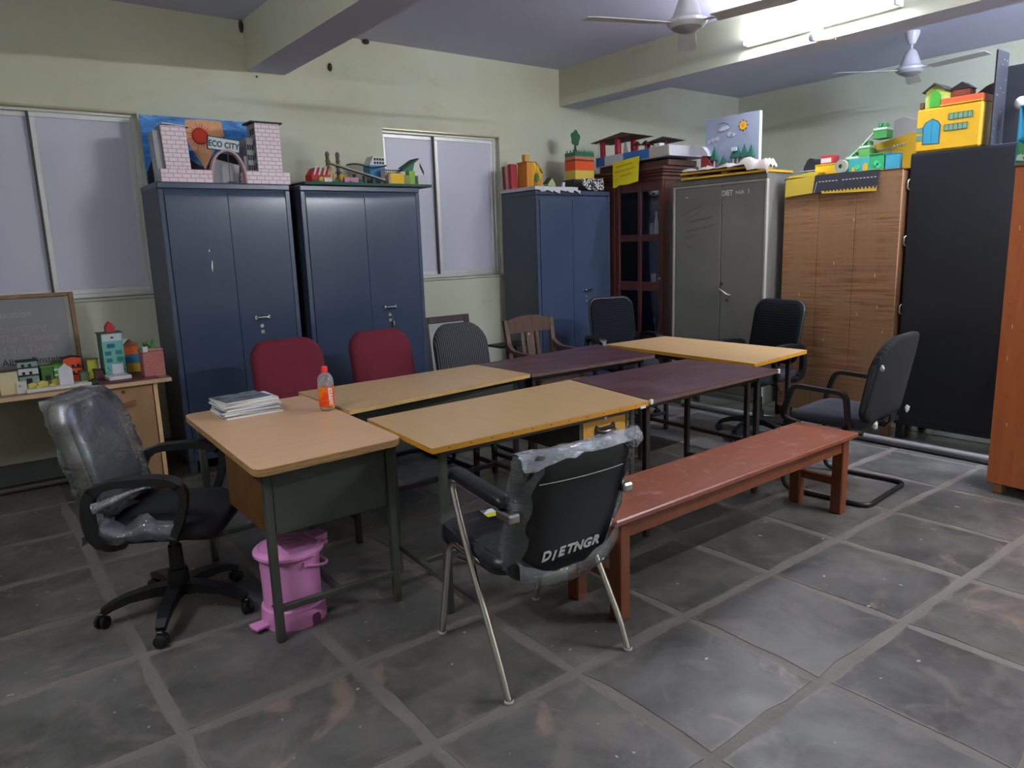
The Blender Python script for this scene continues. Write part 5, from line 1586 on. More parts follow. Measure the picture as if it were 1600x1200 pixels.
# ---- model village on the second blue cupboard
GRN = card('1e6a50'); GRND = card('173f36')
t = thing('village_model', 'model village with a red house and pagodas on a green board', 'model village', (2.72, 5.28, 2.0005))
MB().box((-.53, -.005, 0), (.555, .46, .022), .002).build('base_board', GRND, t)
gs = MB(); rg = random.Random(12)
for k in range(46):
    x = -.45 + rg.random() * .42; y = rg.uniform(.0, .06)
    gs.add([(x - .008, y, .022), (x + .008, y, .022), (x + rg.uniform(-.01, .01), y - .004, .022 + rg.uniform(.012, .03))], [(0, 1, 2)])
gs.build('paper_grass', GRN, t)
TH = Matrix.Translation((-.33, .12, .0225))
MB().prism([(-.09, 0), (.085, 0), (.085, .07), (.045, .115), (-.05, .115), (-.09, .06)], 0, .12, 'xz', T=TH).build('red_house', card('a81c1c'), t)
for k in range(4):
    MB().prism([(-.075 + .038 * k, .06), (-.062 + .038 * k, .06), (-.035 + .038 * k, .125), (-.055 + .038 * k, .125)], -.004, -.0005, 'xz', T=TH).build('roof_stripe', WH, t)
MB().box((-.004 + .06, -.012, 0), (.004 + .07, -.006, .12), T=TH).build('yellow_post', card('c89a4a'), t)
MB().prism([(-.065 - .11, .09), (-.04, .105), (.0, .11)], -.003, 0, 'xz', T=TH).build('straw', card('6a5a44'), t)
PAG = card('5e5648')
for px_, top in ((-.215, .245), (-.13, .250)):
    z = .022; pg = MB(); k = 0
    pg.lathe([(0, 0), (.022, 0), (.018, .05), (0, .05)], 8, c=(px_, .27, z))
    z += .05
    while z < top - .03:
        r = .034 - .004 * k
        pg.lathe([(0, 0), (r, .0), (.012, .020), (.016, .022), (.014, .042), (0, .042)], 8, c=(px_, .27, z)); z += .043; k += 1
    pg.lathe([(0, 0), (.02, .0), (.014, .025), (0, .035)], 8, c=(px_, .27, z))
    pg.build('pagoda', PAG, t)
MB().box((-.20, .02, .0225), (-.085, .05, .062), .001).build('pink_block', card('b07a98'), t)
MB().box((-.37, .005, .0225), (-.31, .04, .05), .001).build('white_block', WH, t)
MB().box((-.40, .02, .0225), (-.31, .06, .06), .001).build('yellow_block', card('b89a3a'), t)
MB().box((-.20, .10, .0225), (-.13, .16, .085), .001).build('yellow_hut', card('c49a20'), t)
MB().bar((-.30, .06, .165), (.13, .02, .048), .06, .010).build('bridge_deck', card('9a9284', 1.4), t)
for x, z in ((-.10, .06), (-.02, .05), (.05, .035)):
    MB().box((x - .008, .03, .0225), (x + .008, .07, z + .03)).build('bridge_pier', card('4a463c'), t)
MB().tube([(-.09 + .35 * i / 8, .20, .172 + .012 * math.sin(i * .9)) for i in range(9)], .006, 6).build('branch', card('2c2a26'), t)
rk = MB()
for k in range(9):
    crinkle(rk, 0); rk.lathe([(0, 0), (.03, .005), (.028, .025), (0, .04)], 6, c=(-.02 + k * .035, .14 + .05 * math.sin(k * 2), .0225), smooth=False)
rk.build('rocks', card('57574f'), t)
BLU = card('3a80ac')
MB().box((.15, .28, .0225), (.29, .40, .19), .002).build('blue_block', BLU, t)
MB().prism([(.15, .1905), (.29, .1905), (.285, .26), (.19, .262)], .28, .40, 'xz').build('white_block_roof', WH, t)
dk = MB()
for i in range(4):
    for j in range(2): dk.box((.192 + i * .024, .277, .20 + j * .028), (.208 + i * .024, .2798, .218 + j * .028))
dk.build('black_dots', K_, t)
MB().box((.225, .16, .0225), (.36, .24, .155), .001).build('dotted_block', WH, t)
dk = MB()
for i in range(7):
    for j in range(5): dk.box((.229 + i * .019, .157, .045 + j * .022), (.240 + i * .019, .1598, .058 + j * .022))
dk.build('black_dots', K_, t)
MB().box((.18, .03, .0225), (.20, .09, .095)).build('tan_block', card('a08a70'), t)
MB().box((.20, .03, .0225), (.32, .09, .105), .001).build('yellow_box', card('d2ac1a'), t)
MB().box((.32, .05, .0225), (.385, .10, .095), .001).build('olive_box', card('7a8240'), t)
MB().box((.385, .06, .0225), (.44, .12, .13), .001).build('lime_box', card('7aa63a'), t)
MB().prism([(.44, .0225), (.545, .0225), (.545, .13), (.50, .225), (.465, .20), (.44, .12)], .10, .22, 'xz').build('white_greenhouse', WH, t)
MB().prism([(.345, .13), (.47, .205), (.505, .232), (.495, .238), (.465, .22), (.34, .14)], .09, .225, 'xz').build('dark_green_roof', GRND, t)
MB().prism([(.345, .128), (.44, .13), (.46, .20)], .098, .101, 'xz').build('green_gable', card('2a6a5c'), t)
dk = MB()
for i in range(4): dk.prism([(.512 + i * .009, .20 - i * .017), (.520 + i * .009, .185 - i * .017), (.520 + i * .009, .155 - i * .017), (.512 + i * .009, .168 - i * .017)], .095, .0995, 'xz')
dk.build('black_windows', K_, t)
MB().box((.455, .04, .0225), (.55, .095, .095), .001).build('white_box', card('b8bac2', 1.4), t)

# ---- third blue cupboard: white sheet, books, yellow house, soil layers
SHEET = card('c2c2c6', 1.4)
t = thing('polystyrene_sheet', 'white polystyrene sheet covering the third blue cupboard', 'sheet', (4.82, 5.52, 2.0005))
sh = MB()
pts = []
rs2 = random.Random(21)
edge = [(-.485, -.285)] + [(-.47 + .088 * i, -.285 + rs2.uniform(-.012, .012)) for i in range(1, 6)] + [(.05, -.275), (.08, -.20), (.10, .0), (.09, .235), (-.20, .24), (-.485, .24)]
sh.prism(edge, .0, .030, 'xy'); sh.build('sheet', SHEET, t)
fl = MB()
for i in range(6):
    x = -.44 + .085 * i
    fl.prism([(x, .0), (x + .085, .0), (x + .08, -.012 - .010 * (i % 3)), (x + .03, -.006 - .012 * ((i + 1) % 2))], -.290, -.286, 'xz')
fl.build('torn_edge', SHEET, t)
ZT = 2.031
for i, (hx, nm, x) in enumerate((('6e1c24', 'dark maroon', 5.705), ('c88a84', 'pale pink', 5.658), ('94282c', 'brick red', 5.611))):
    t = thing('book', '%s book standing beside the yellow model house' % nm, 'book', (4.348, x, ZT), R_(-90), 'books standing on the third cupboard')
    TR = Matrix.Rotation(R_(-3), 4, 'Y') @ Matrix.Diagonal((1.28, .5, 1, 1))
    MB().box((-.017, .0, 0), (-.0145, .15, .215 + .012 * (i == 2)), T=TR).build('cover', card(hx), t)
    MB().box((.0145, .0, 0), (.017, .15, .215 + .012 * (i == 2)), T=TR).build('cover', card(hx), t)
    MB().box((-.017, -.003, 0), (.017, -.0003, .215 + .012 * (i == 2)), T=TR).build('spine', card(hx), t)
    MB().box((-.0142, .0, .003), (.0142, .146, .210 + .012 * (i == 2)), T=TR).build('pages', PAPER, t)
YEL = card('cf9a1c')
t = model('yellow cardboard house with chimney and green paper plant on the white sheet', (4.50, 5.48, ZT))
MB().box((-.055, 0, 0), (.0, .14, .235), .001).build('tall_wall', card('c07a2a'), t)
MB().prism([(.001, 0), (.125, 0), (.125, .14), (.07, .20), (.045, .235), (.001, .235)], 0, .14, 'xz').build('walls', YEL, t)
MB().box((-.04, .04, .2355), (.012, .09, .31), .001).build('chimney', card('c8943a'), t)
MB().prism([(-.06, .2355), (.05, .2355), (.13, .142), (.136, .148), (.055, .243), (-.06, .243)], -.006, .145, 'xz').build('roof_edge', card('8a5c1c'), t)
for k in range(2):
    MB().prism([(.012 + k * .045, .235), (.052 + k * .045, .235 - k * .045), (.045 + k * .03, .17 - k * .03)], -.005, -.001, 'xz').build('gable_fold', card('e0ae30'), t)
MB().box((.02, -.004, 0), (.05, -.0005, .08)).build('door', card('a06a14'), t)
MB().box((.075, -.004, .03), (.115, -.0005, .10)).build('window', card('b27c18'), t)
lf = MB()
for a in range(9):
    an = R_(20 + a * 38); p = Vector((.055, -.010, .075)); q = p + Vector((math.cos(an) * .035, -.004 * (a % 3), .03 + math.sin(an) * .05))
    sd = Vector((-math.sin(an), 0, math.cos(an))) * .011
    lf.add([p, p.lerp(q, .5) + sd, q, p.lerp(q, .5) - sd], [(0, 1, 2, 3)])
lf.add([(.050, -.009, 0), (.058, -.009, 0), (.057, -.009, .08), (.053, -.009, .08)], [(0, 1, 2, 3)])
lf.build('paper_plant', card('2c6a34'), t)
t = model('small pale green gabled hut at the foot of the yellow cardboard house', (4.715, 5.44, ZT)); house(t, .09, .07, .05, card('a4ae78'), card('3c3c30'), 'gable', .05)
MB().lathe([(0, 0), (.014, 0), (.010, .012), (0, .014)], 8, T=Matrix.Translation((-.02, -.004, .012)) @ Matrix.Rotation(PI / 2, 4, 'X')).build('painted_bush', card('2c5c34'), t)
t = tag(MB().prism([(-.018, 0), (.012, 0), (.018, .055), (.012, .06), (-.012, .05)], 0, .02, 'xz').build('paper_scrap', WH), 'small white paper scrap between green hut and soil box', 'paper', loc=(4.83, 5.40, ZT + .0003))
t = thing('soil_model', 'box model of coloured soil layers with a flat green tree on top', 'model', (4.965, 5.38, 2.0005))
def checker():
    m, nt, b = newmat('black_white_dots')
    v = coords(nt, 'Object')
    vo = nt.nodes.new('ShaderNodeTexVoronoi'); vo.inputs['Scale'].default_value = 62
    nt.links.new(v, vo.inputs['Vector'])
    c = ramp(nt, vo.outputs['Distance'], [(.40, lin('c8c8ca', 1.3)), (.52, lin('18181a', 1.2))])
    nt.links.new(c, b.inputs['Base Color']); b.inputs['Roughness'].default_value = .6
    return m
DOT = checker()
MB().box((-.02, 0, 0), (.245, .155, .118), .001).build('stone_layer', card('2c2a2c'), t)
MB().prism([(-.14 + .105, .105), (.245, .118), (.255, .03), (.24, -.0), (.15, .012), (.05, .004), (-.025, .05)], -.06, -.056, 'xz', T=Matrix.Translation((0, -.07, .005))).build('dotted_paper', DOT, t)
for hx, z0, z1, nm in (('c8b04a', .1183, .205, 'yellow_layer'), ('d8521e', .2053, .290, 'orange_layer'), ('7a3424', .2903, .306, 'brown_layer'), ('c4775a', .3063, .335, 'salmon_layer'), ('1f6e4c', .3353, .372, 'green_layer')):
    MB().box((0, .0, z0), (.25, .15, z1), .001).build(nm, card(hx, 1.5), t)
tr = [(.092, .43), (.10, .43)]
cl = []
for k in range(40):
    a = 2 * PI * k / 40; r = .060 + .007 * math.sin(a * 5 + .6)
    cl.append((.088 + r * math.cos(a) * .95, .515 + r * 1.15 * math.sin(a)))
MB().prism(cl, .085, .091, 'xz').build('tree_crown', card('1e5a34'), t)
MB().prism([(.070, .372), (.108, .372), (.098, .46), (.080, .46)], .0915, .096, 'xz').build('tree_trunk', card('4a3a2c'), t)
gr = MB()
for k in range(16):
    x = .008 + k * .0155; hgt = .012 + .014 * rs2.random()
    gr.prism([(x - .006, .3722), (x + .006, .3722), (x + rs2.uniform(-.006, .006), .3722 + hgt)], .002, .004, 'xz')
for y in (.02, .07, .12): gr.prism([(y - .005, .3722), (y + .005, .3722), (y + .01, .392), (y - .008, .395)], .001, .003, 'yz')
gr.build('paper_grass', card('1a5c3c'), t)

# ---- on the mahogany cupboard: tilted board with roofed pavilion, yellow note
t = thing('pavilion_model', 'pavilion model with brown roof and red columns on a tilted white and blue board', 'model', (5.25, 4.95, 2.245), 0)
TT = Matrix.Rotation(R_(-1.4), 4, 'X')
BASE_W = card('b8b4bc', 1.4)
MB().box((.02, -.47, -.0), (.55, .455, .094), .002, T=TT).build('base_slab', BASE_W, t)
for a, b, hx in ((.455, .335, '2c5a9a'), (.335, .09, 'b4bccc'), (.09, -.235, '2a6ab0'), (-.235, -.468, 'b0a8a0')):
    MB().box((.0165, b + .001, .008), (.0198, a - .001, .092), T=TT).build('painted_band', card(hx, 1.45), t)
BRN = card('4c2420'); RED = card('982230')
def pyr(mb, cx, cy, z, hx, hy, h, T=None):
    v = [(cx - hx, cy - hy, z), (cx + hx, cy - hy, z), (cx + hx, cy + hy, z), (cx - hx, cy + hy, z), (cx, cy, z + h)]
    return mb.add(v, [(0, 1, 4), (1, 2, 4), (2, 3, 4), (3, 0, 4), (3, 2, 1, 0)], 0, False, T)
pyr(MB(), .17, .25, .245, .15, .29, .075, TT).build('roof', BRN, t)
for x, y, m_ in ((.06, .40, 'a'), (.06, .20, 'a'), (.26, .38, 'b'), (.26, .18, 'b')):
    MB().box((x - .018, y - .022, .0945), (x + .018, y + .022, .2445), .002, T=TT).build('column', RED, t)
MB().box((.025, .415, .0945), (.03, .43, .235), T=TT).build('white_strip', WH, t)
MB().prism([(.10, .0945), (.17, .0945), (.15, .20), (.125, .21)], .10, .105, 'yz', T=TT).build('white_slope', card('b0a8a8', 1.4), t)
for k, (y, r) in enumerate(((-.0, .03), (-.06, .04), (-.12, .035))):
    pyr(MB(), .12 + .05 * k, y, .0945 + .06, r, r, .045, TT).build('small_roof', card('3a2420'), t)
    MB().box((.12 + .05 * k - .008, y - .008, .0945), (.12 + .05 * k + .008, y + .008, .154), T=TT).build('small_post', RED, t)
pyr(MB(), .30, -.16, .17, .12, .17, .055, TT).build('roof', card('3c2a24'), t)
for y in (-.26, -.06): MB().box((.20, y - .012, .0945), (.222, y + .012, .1695), T=TT).build('column', card('5a2a28'), t)
MB().box((.03, -.35, .0945), (.10, -.28, .125), .002, T=TT).build('white_block', WH, t)
t = tag(MB().box((0.02, -.44, 0), (.42, .44, .050), .002).build('brown_board', card('4a3026'), None), 'dark brown board between mahogany cornice and tilted model board', 'board', loc=(5.31, 4.98, 2.1825))
NOTE = M('yellow_paper', 'c8b414', .6, var=.10, scale=10, k=1.5)
t = thing('paper_note', 'yellow paper note with faint writing hanging from the tilted model board', 'paper', (5.238, 4.985, 2.255), 0)
mb = MB(); vs = []; fs = []
for i in range(9):
    for j in range(9):
        u, v = i / 8, j / 8
        y = .165 - .345 * u + (-.015 + .03 * u) * v; z = .0 - .215 * v - (.02 * v if u < .2 else 0) + .03 * u * (1 - v) + (.05 * v * max(0, u - .6))
        vs.append((-.006 * math.sin(PI * u) - .012 * v + .01 * u * v, y, z))
for i in range(8):
    for j in range(8): fs.append((i * 9 + j, i * 9 + j + 1, i * 9 + j + 10, i * 9 + j + 9))
mb.add(vs, fs, 0, True); nt_ = mb.build('sheet', NOTE, t)
wr = MB(); rw = random.Random(31)
for ln, (y0, y1) in enumerate(((.10, -.11), (.12, -.14), (.04, -.10))):
    p = [(-.021 - .004 * ln, y0 + (y1 - y0) * i / 44, -.045 - .045 * ln + .02 * (i / 44) + .008 * math.sin(i * 2.3) * rw.uniform(.4, 1)) for i in range(45)]
    wr.tube(p, .0013, 4, cap=False)
wr.build('handwriting', card('7a6a10', 1.3), nt_)

# ---- on the grey almirah: yellow framed boards, white cloth, weather scene
YF = card('c89a24')
ZA = 2.0225
for i, (x0, x1, y0, y1, z, rz) in enumerate(((-.035, .34, -.48, .375, 0, 0), (-.02, .33, -.30, .38, .045, 3))):
    t = thing('picture_panel', ('lower' if i == 0 else 'upper') + ' of two yellow framed panels lying on the grey almirah', 'panel', (5.30, 3.97, ZA + z), R_(rz), 'yellow framed panels on the almirah')
    MB().box((x0, y0, 0), (x0 + .022, y1, .018), .002).build('frame_bar', YF, t); MB().box((x1 - .022, y0, 0), (x1, y1, .018), .002).build('frame_bar', YF, t)
    MB().box((x0 + .0225, y0, 0), (x1 - .0225, y0 + .022, .018), .002).build('frame_bar', YF, t); MB().box((x0 + .0225, y1 - .022, 0), (x1 - .0225, y1, .018), .002).build('frame_bar', YF, t)
    MB().box((x0 + .021, y0 + .021, .003), (x1 - .021, y1 - .021, .010)).build('panel_sheet', card('6a3c34'), t)
for y in (-.32, -.05, .26):
    t = tag(MB().box((.0, -.03, 0), (.30, .03, .0262), .002).build('spacer_block', card('8a6a2c')), 'wooden spacer between the two yellow panels, %s' % {-.32: 'at the end nearest the plywood cabinet', -.05: 'under the middle', .26: 'at the end nearest the mahogany cupboard'}[y], 'wood block', loc=(5.31, 3.97 + y, ZA + .0184))
CLOTH = M('off_white_cloth', 'b4aaa2', .8, var=.12, scale=12, k=.95, bmp=.2)
cl = MB(); vs = []; fs = []; rc = random.Random(14)
nx, ny = 10, 30
for i in range(nx + 1):
    for j in range(ny + 1):
        x = -.045 + .122 * i / nx; y = -.50 + .86 * j / ny
        z = .066 + .028 * math.sin(j * .9 + i * .7) * math.sin(i * .8) + rc.uniform(0, .010) + .03 * math.exp(-((y + .30) / .14) ** 2)
        if i == 0: z = .066 - (.045 if j < 8 else .0) + rc.uniform(-.004, .006)
        if j == 0: z -= .05
        vs.append((x + rc.uniform(-.006, .006), y + rc.uniform(-.008, .008), max(z, .0665) if i > 0 and j > 0 else z))
for i in range(nx):
    for j in range(ny):
        k = i * (ny + 1) + j; fs.append((k, k + 1, k + ny + 2, k + ny + 1))
cl.add(vs, fs, 0, True)
t = tag(cl.build('cloth', CLOTH), 'crumpled off-white cloth heaped on the yellow panels', 'cloth', loc=(5.30, 3.97, ZA + .004))
t = thing('weather_board', 'pale blue picture board with sun, clouds and paper trees above the grey almirah', 'picture board', (5.46, 3.95, 2.118), 0)
PB = M('pale_blue_board', '8b94a8', .6, var=.10, scale=5, k=1.15)
MB().box((.0, -.255, -.0315), (.035, .285, .412), .002).build('foam_board', card('c6cad2', 1.45), t)
fc = MB().box((-.003, -.2535, .002), (-.0003, .284, .410)).build('picture_sheet', PB, t)
def disc(cx, cy, r, x0, x1, n=20, sq=1.0): return MB().prism([(cx + r * math.cos(2 * PI * k / n), cy + r * sq * math.sin(2 * PI * k / n)) for k in range(n)], x0, x1, 'yz')
sy_, sz_ = -.10, .315
st = []
for k in range(24):
    a = 2 * PI * k / 24; r = .052 if k % 3 == 0 else .033
    st.append((sy_ + r * math.cos(a), sz_ + r * math.sin(a)))
MB().prism(st, -.0052, -.0032, 'yz').build('sun_rays', card('5a3a1c'), fc)
disc(sy_, sz_, .034, -.0075, -.0053).build('sun_disc', card('dba018'), fc)
disc(sy_, sz_, .017, -.009, -.0076).build('sun_disc', card('c88a10'), fc)
CLD = card('b4bac6', 1.5)
for q_, (cy_, cz_, r) in enumerate(((.09, .315, .030), (.06, .32, .026), (.12, .308, .02))): disc(cy_, cz_, r, -.010 - .001 * q_, -.0032, 16, .6).build('cloud', CLD, fc)
for cy_, cz_, r in ((.20, .235, .022), (.24, .225, .018), (.16, .24, .02), (.03, .26, .025), (.0, .255, .02)): disc(cy_, cz_, r, -.008, -.0032, 14, .8).build('cloud', CLD, fc)
MB().tube([(-.006, .11 + .085 * math.cos(a), .29 + .075 * math.sin(a)) for a in [R_(60 + 100 * k / 12) for k in range(13)]], .0018, 5).build('drawn_arc', card('4a5260'), fc)
rn = MB()
for k in range(18):
    y = .02 + .2 * rc.random(); z = .16 + .06 * rc.random(); rn.bar((-.0036, y, z), (-.0036, y + .004, z - .03), .0016, .0012)
rn.build('rain_strokes', card('a8b2c4', 1.5), fc)
PT = card('1f5a46')
for y, z, h in ((.165, .05, .12), (.075, .0, .085), (-.07, .05, .10), (-.135, .05, .105), (-.20, .045, .10), (-.03, .05, .07)):
    pyr(MB(), -.03, y, z + .01, .022, .030, h).build('paper_tree', PT, t)
    MB().box((-.036, y - .005, 0), (-.024, y + .005, z + .0095), T=I4).build('tree_trunk', WH, t)
MB().box((-.05, -.075, .115), (-.044, -.02, .145)).build('white_tag', card('bcd0d6', 1.4), t)
MB().prism([(.16, .0), (.285, .0), (.285, .10), (.255, .115), (.20, .06)], -.06, -.004, 'yz').build('red_house', card('7a2630'), t)
MB().prism([(.20, .098), (.30, .115), (.30, .19), (.27, .185), (.22, .13)], -.065, -.004, 'yz').build('white_roof', card('bcbcc0', 1.4), t)
lf = MB()
for k in range(14):
    y = -.25 + rc.uniform(0, .12); z = .0
    lf.add([(-.05, y - .008, z), (-.05, y + .008, z), (-.055, y + rc.uniform(-.02, .02), z + rc.uniform(.02, .05))], [(0, 1, 2)])
lf.build('paper_grass', card('4f8a4a'), t)

# ---- on the plywood cabinet (top z = 1.9625)
ZP = 1.9628
t = thing('black_model', 'black folded cardboard lump on a white card beside the almirah top', 'model', (5.745, 3.345, 1.9628))
MB().box((-.06, -.07, .0), (.10, .065, .06), .004).build('support_box', card('26262a'), t)
MB().box((-.09, -.088, .0605), (.12, .10, .0665), .001).build('white_card', WH, t)
MB().prism([(-.07, .067), (.11, .067), (.105, .10), (.07, .15), (.045, .165), (-.0, .158), (-.03, .115), (-.07, .08)], -.05, .10, 'yz', T=Matrix.Diagonal((1, .8, 1, 1))).build('black_fold', card('1e2029', 1.3), t)
MB().prism([(-.155, .067), (-.07, .067), (-.07, .105), (-.15, .085)], -.03, .08, 'yz', T=Matrix.Diagonal((1, .55, 1, 1))).build('black_fold', card('1e2029', 1.3), t)
t = thing('yellow_box', 'bright yellow cardboard box at the front left of the plywood cabinet top', 'box', (5.505, 3.12, ZP)); MB().box((0, -.085, 0), (.11, .10, .078), .003).build('box_body', card('d8b01c'), t); MB().box((-.002, -.088, .0785), (.112, .102, .088), .002).build('lid', card('cfa61a'), t)
t = thing('red_box', 'small red cardboard box with white label on the plywood cabinet', 'box', (5.62, 3.20, ZP)); MB().box((.02, -.045, 0), (.12, .055, .165), .002).build('box_body', card('a82830'), t); MB().box((.0185, -.035, .11), (.0198, .05, .145)).build('label', WH, t)
t = thing('steps_model', 'green stepped model with white landings beside the yellow cardboard box', 'model', (5.64, 2.95, ZP))
G1, G2 = card('3f8a46'), card('5a9a50')
for k, (y0, y1, z1) in enumerate(((.10, -.0, .115), (.02, -.085, .185), (-.105, -.205, .300))):
    zb = 0 if k < 2 else .2405
    yy0, yy1 = min(y0, y1), max(y0, y1)
    if k == 1: yy1 = -.001
    MB().box((.0, yy0, zb), (.10, yy1, z1), .002).build('green_block', G1 if k % 2 == 0 else G2, t)
    MB().box((-.004, yy0 - .002, z1 + .0003), (.10, yy1 - .002, z1 + .018), .002).build('white_landing', card('b4cdb8', 1.45), t)
    pb = MB()
    for q in range(5):
        a = q * 1.3; crinkle(pb, 0); pb.lathe([(0, 0), (.018, .006), (.014, .03), (0, .04)], 7, c=(.045 + .02 * math.cos(a), (yy0 + yy1) / 2 + .025 * math.sin(a), z1 + .0185))
    pb.build('green_bush', card('3c8048'), t)
MB().bar((.01, .09, .12), (.01, -.0, .19), .012, .008).build('white_rail', card('c0d0c4', 1.4), t)
MB().bar((.01, -.02, .21), (.01, -.13, .315), .012, .008).build('white_rail', card('c0d0c4', 1.4), t)
MB().bar((.01, .17, .04), (.01, .09, .115), .012, .008).build('white_rail', card('c0d0c4', 1.4), t)
t = thing('yellow_display', 'large yellow cardboard display with pale lettering behind the green steps', 'display', (5.76, 2.75, ZP))
MB().prism([(.19, 0), (-.22, 0), (-.22, .27), (-.11, .262), (.14, .215), (.19, .19)], 0, .10, 'yz').build('display_body', card('d2a81e'), t)
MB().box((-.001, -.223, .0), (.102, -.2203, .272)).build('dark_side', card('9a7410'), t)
wt = MB(); 
for ln, (y0, y1, z0) in enumerate(((.13, -.10, .165), (.09, -.02, .135))):
    wt.tube([(-.002, y0 + (y1 - y0) * i / 30, z0 + .030 * (i / 30) * (1 if ln == 0 else .3) + .010 * math.sin(i * 2.2)) for i in range(31)], .004, 5, cap=False)
wt.build('pale_lettering', card('a8b0dc', 1.5), t)
t = thing('teal_box', 'teal cardboard houses with a yellow door on the plywood cabinet', 'model house', (5.50, 2.82, ZP))
TQ = card('3f9c9c'); GT = card('2f9a5c')
MB().box((0, -.03, 0), (.10, .125, .105), .002).build('teal_walls', TQ, t); MB().box((.0, -.135, 0), (.10, -.0305, .115), .002).build('green_walls', GT, t)
MB().box((-.006, -.14, .1155), (.106, -.028, .122), .001).build('roof', card('2a8a5a'), t)
MB().prism([(-.02, 0), (.018, 0), (.018, .05), (-.001, .065), (-.02, .05)], -.003, -.0003, 'yz').build('yellow_door', card('caa01e'), t)
MB().prism([(.075, 0), (.10, 0), (.10, .035), (.0875, .045), (.075, .035)], -.003, -.0003, 'yz').build('yellow_door', card('caa01e'), t)
for y, z in ((.06, .04), (-.08, .055), (-.10, .035)): disc(y, z, .02, -.004, -.0003, 9).build('green_patch', card('3fb87c', 1.5), t)
t = thing('cyan_box', 'plain cyan box at the right front of the plywood cabinet top', 'box', (5.50, 2.63, ZP)); MB().box((0, -.05, 0), (.06, .045, .105), .003).build('box_body', card('3a94b0'), t); MB().box((-.002, -.052, .1055), (.062, .047, .11), .002).build('lid', card('348aa6'), t)
t = thing('tape_roll', 'pale roll of tape standing before the teal houses', 'tape roll', (5.452, 2.975, ZP + .0525), R_(0))
TRr = Matrix.Rotation(PI / 2, 4, 'Y')
MB().lathe([(.016, -.016), (.046, -.016), (.048, -.012), (.048, .012), (.046, .016), (.016, .016), (.016, -.016)], 28, T=TRr).build('roll', card('8f9488', 1.5), t)
MB().lathe([(.0155, -.0155), (.0155, .0155)], 20, T=TRr).build('core', card('5a5048'), t)
# hanging road model
t = thing('road_model', 'bent card model of a dark road with yellow ends hanging over the plywood cabinet front', 'model', (5.412, 3.04, ZP), 0)
TRD = Matrix.Rotation(R_(0), 4, 'Y')
MB().prism([(.365, -.012), (.368, -.145), (.135, -.128), (.118, .002)], -.006, -.003, 'yz').build('yellow_end', card('c4ac3c'), t)
MB().prism([(.1175, .002), (.1345, -.128), (-.365, -.142), (-.375, -.008), (-.28, -.004), (-.10, .006)], -.007, -.0032, 'yz').build('road_sheet', card('33333c', 1.4), t)
ds = MB()
for k in range(17):
    if k == 6: continue
    y = .085 - k * .0265; ds.prism([(y, -.045), (y - .016, -.0455), (y - .016, -.052), (y, -.0515)], -.0084, -.0072, 'yz')
for k in range(5): ds.prism([(.098 + .004 * k, -.05 - .016 * k), (.104 + .004 * k, -.05 - .016 * k), (.106 + .004 * k, -.06 - .016 * k), (.10 + .004 * k, -.06 - .016 * k)], -.0084, -.0072, 'yz')
ds.build('white_dashes', WH, t)
ye_ = MB().prism([(.06, -.118), (.055, -.138), (-.362, -.148), (-.36, -.112)], -.0095, -.0073, 'yz').build('yellow_border', card('c8a838'), t)
dt = MB()
for k in range(15): dt.prism([(.035 - k * .027, -.112), (.020 - k * .027, -.112), (.022 - k * .027, -.126), (.033 - k * .027, -.126)], -.0108, -.0096, 'yz')
dt.build('dark_teeth', card('2a2828', 1.3), t)
yb2 = MB(); vs = []
yb2.prism([(.36, 0), (.115, .0), (.09, .026), (.16, .034), (.25, .020), (.33, .016)], -.002, .09, 'yz'); yb2.build('yellow_fold', card('cdb53e'), t)
MB().box((.0, -.37, .0), (.06, .085, .004)).build('flat_card', card('8f8c84'), t)
wc = tag(MB().prism([(-.10, 0), (.10, 0), (.105, .27), (.03, .285), (-.08, .25)], 0, .03, 'yz').build('white_card', card('b0b0b2', 1.4)), 'tall pale white card standing behind the large yellow display', 'card', loc=(5.90, 2.70, 2.06))
wc.location = (5.8655, 2.70, ZP)
for v in wc.data.vertices:
    v.co.z *= 1.42

# ---- on the black cabinet (top z = 2.055): yellow house, space box
ZB = 2.0555
t = thing('toy_house', 'yellow cardboard house with blue arched door and green-door turret on the black cabinet', 'model house', (5.50, 2.27, ZB))
YH = M('yellow_card_wall', 'cf951a', .55, var=.12, scale=6, k=1.55); YHD = card('7a5410')
MB().box((0, -.205, 0), (.26, .205, .288), .012).build('walls', YH, t)
ar = [(.152, .055), (.052, .050), (.050, .165), (.065, .190), (.100, .208), (.138, .192), (.152, .165)]
MB().prism(ar, -.004, -.0003, 'yz').build('blue_door', card('2f8fae'), t)
MB().prism([(.158, .050), (.046, .046), (.044, .168), (.062, .196), (.100, .216), (.143, .197), (.158, .168)], -.0025, .0, 'yz').build('door_edge', card('3c4c50'), t)
MB().box((-.0052, .0985, .06), (-.0041, .1005, .20)).build('door_line', card('20687e'), t)
for y0, y1, z0, z1 in ((-.005, -.150, .195, .232), (.020, -.122, .125, .163)):
    wv = MB().box((-.004, y1, z0), (-.0003, y0, z1)).build('window', card('6f9a80'), t)
    gd = MB()
    for k in range(6): yq = y0 + (y1 - y0) * k / 5; gd.box((-.0052, yq - .0015, z0), (-.0041, yq + .0015, z1))
    gd.box((-.0052, y1, z0 - .002), (-.0041, y0, z0 + .001)); gd.box((-.0052, y1, z1 - .001), (-.0041, y0, z1 + .002))
    gd.build('window_bars', card('2c4a44'), t)
for z0 in (.08, .13): MB().box((-.004, .160, z0), (-.0003, .198, z0 + .036)).build('window', card('5f8a80'), t)
MB().box((.0, -.20, .2885), (.24, .055, .335), .004).build('red_parapet', M('orange_red_band', 'b8522a', .55, var=.2, scale=12, k=1.5), t)
MB().box((-.003, -.205, .2885), (-.0003, .06, .2965)).build('parapet_edge', card('c8a030'), t)
LIME = card('a8bc58')
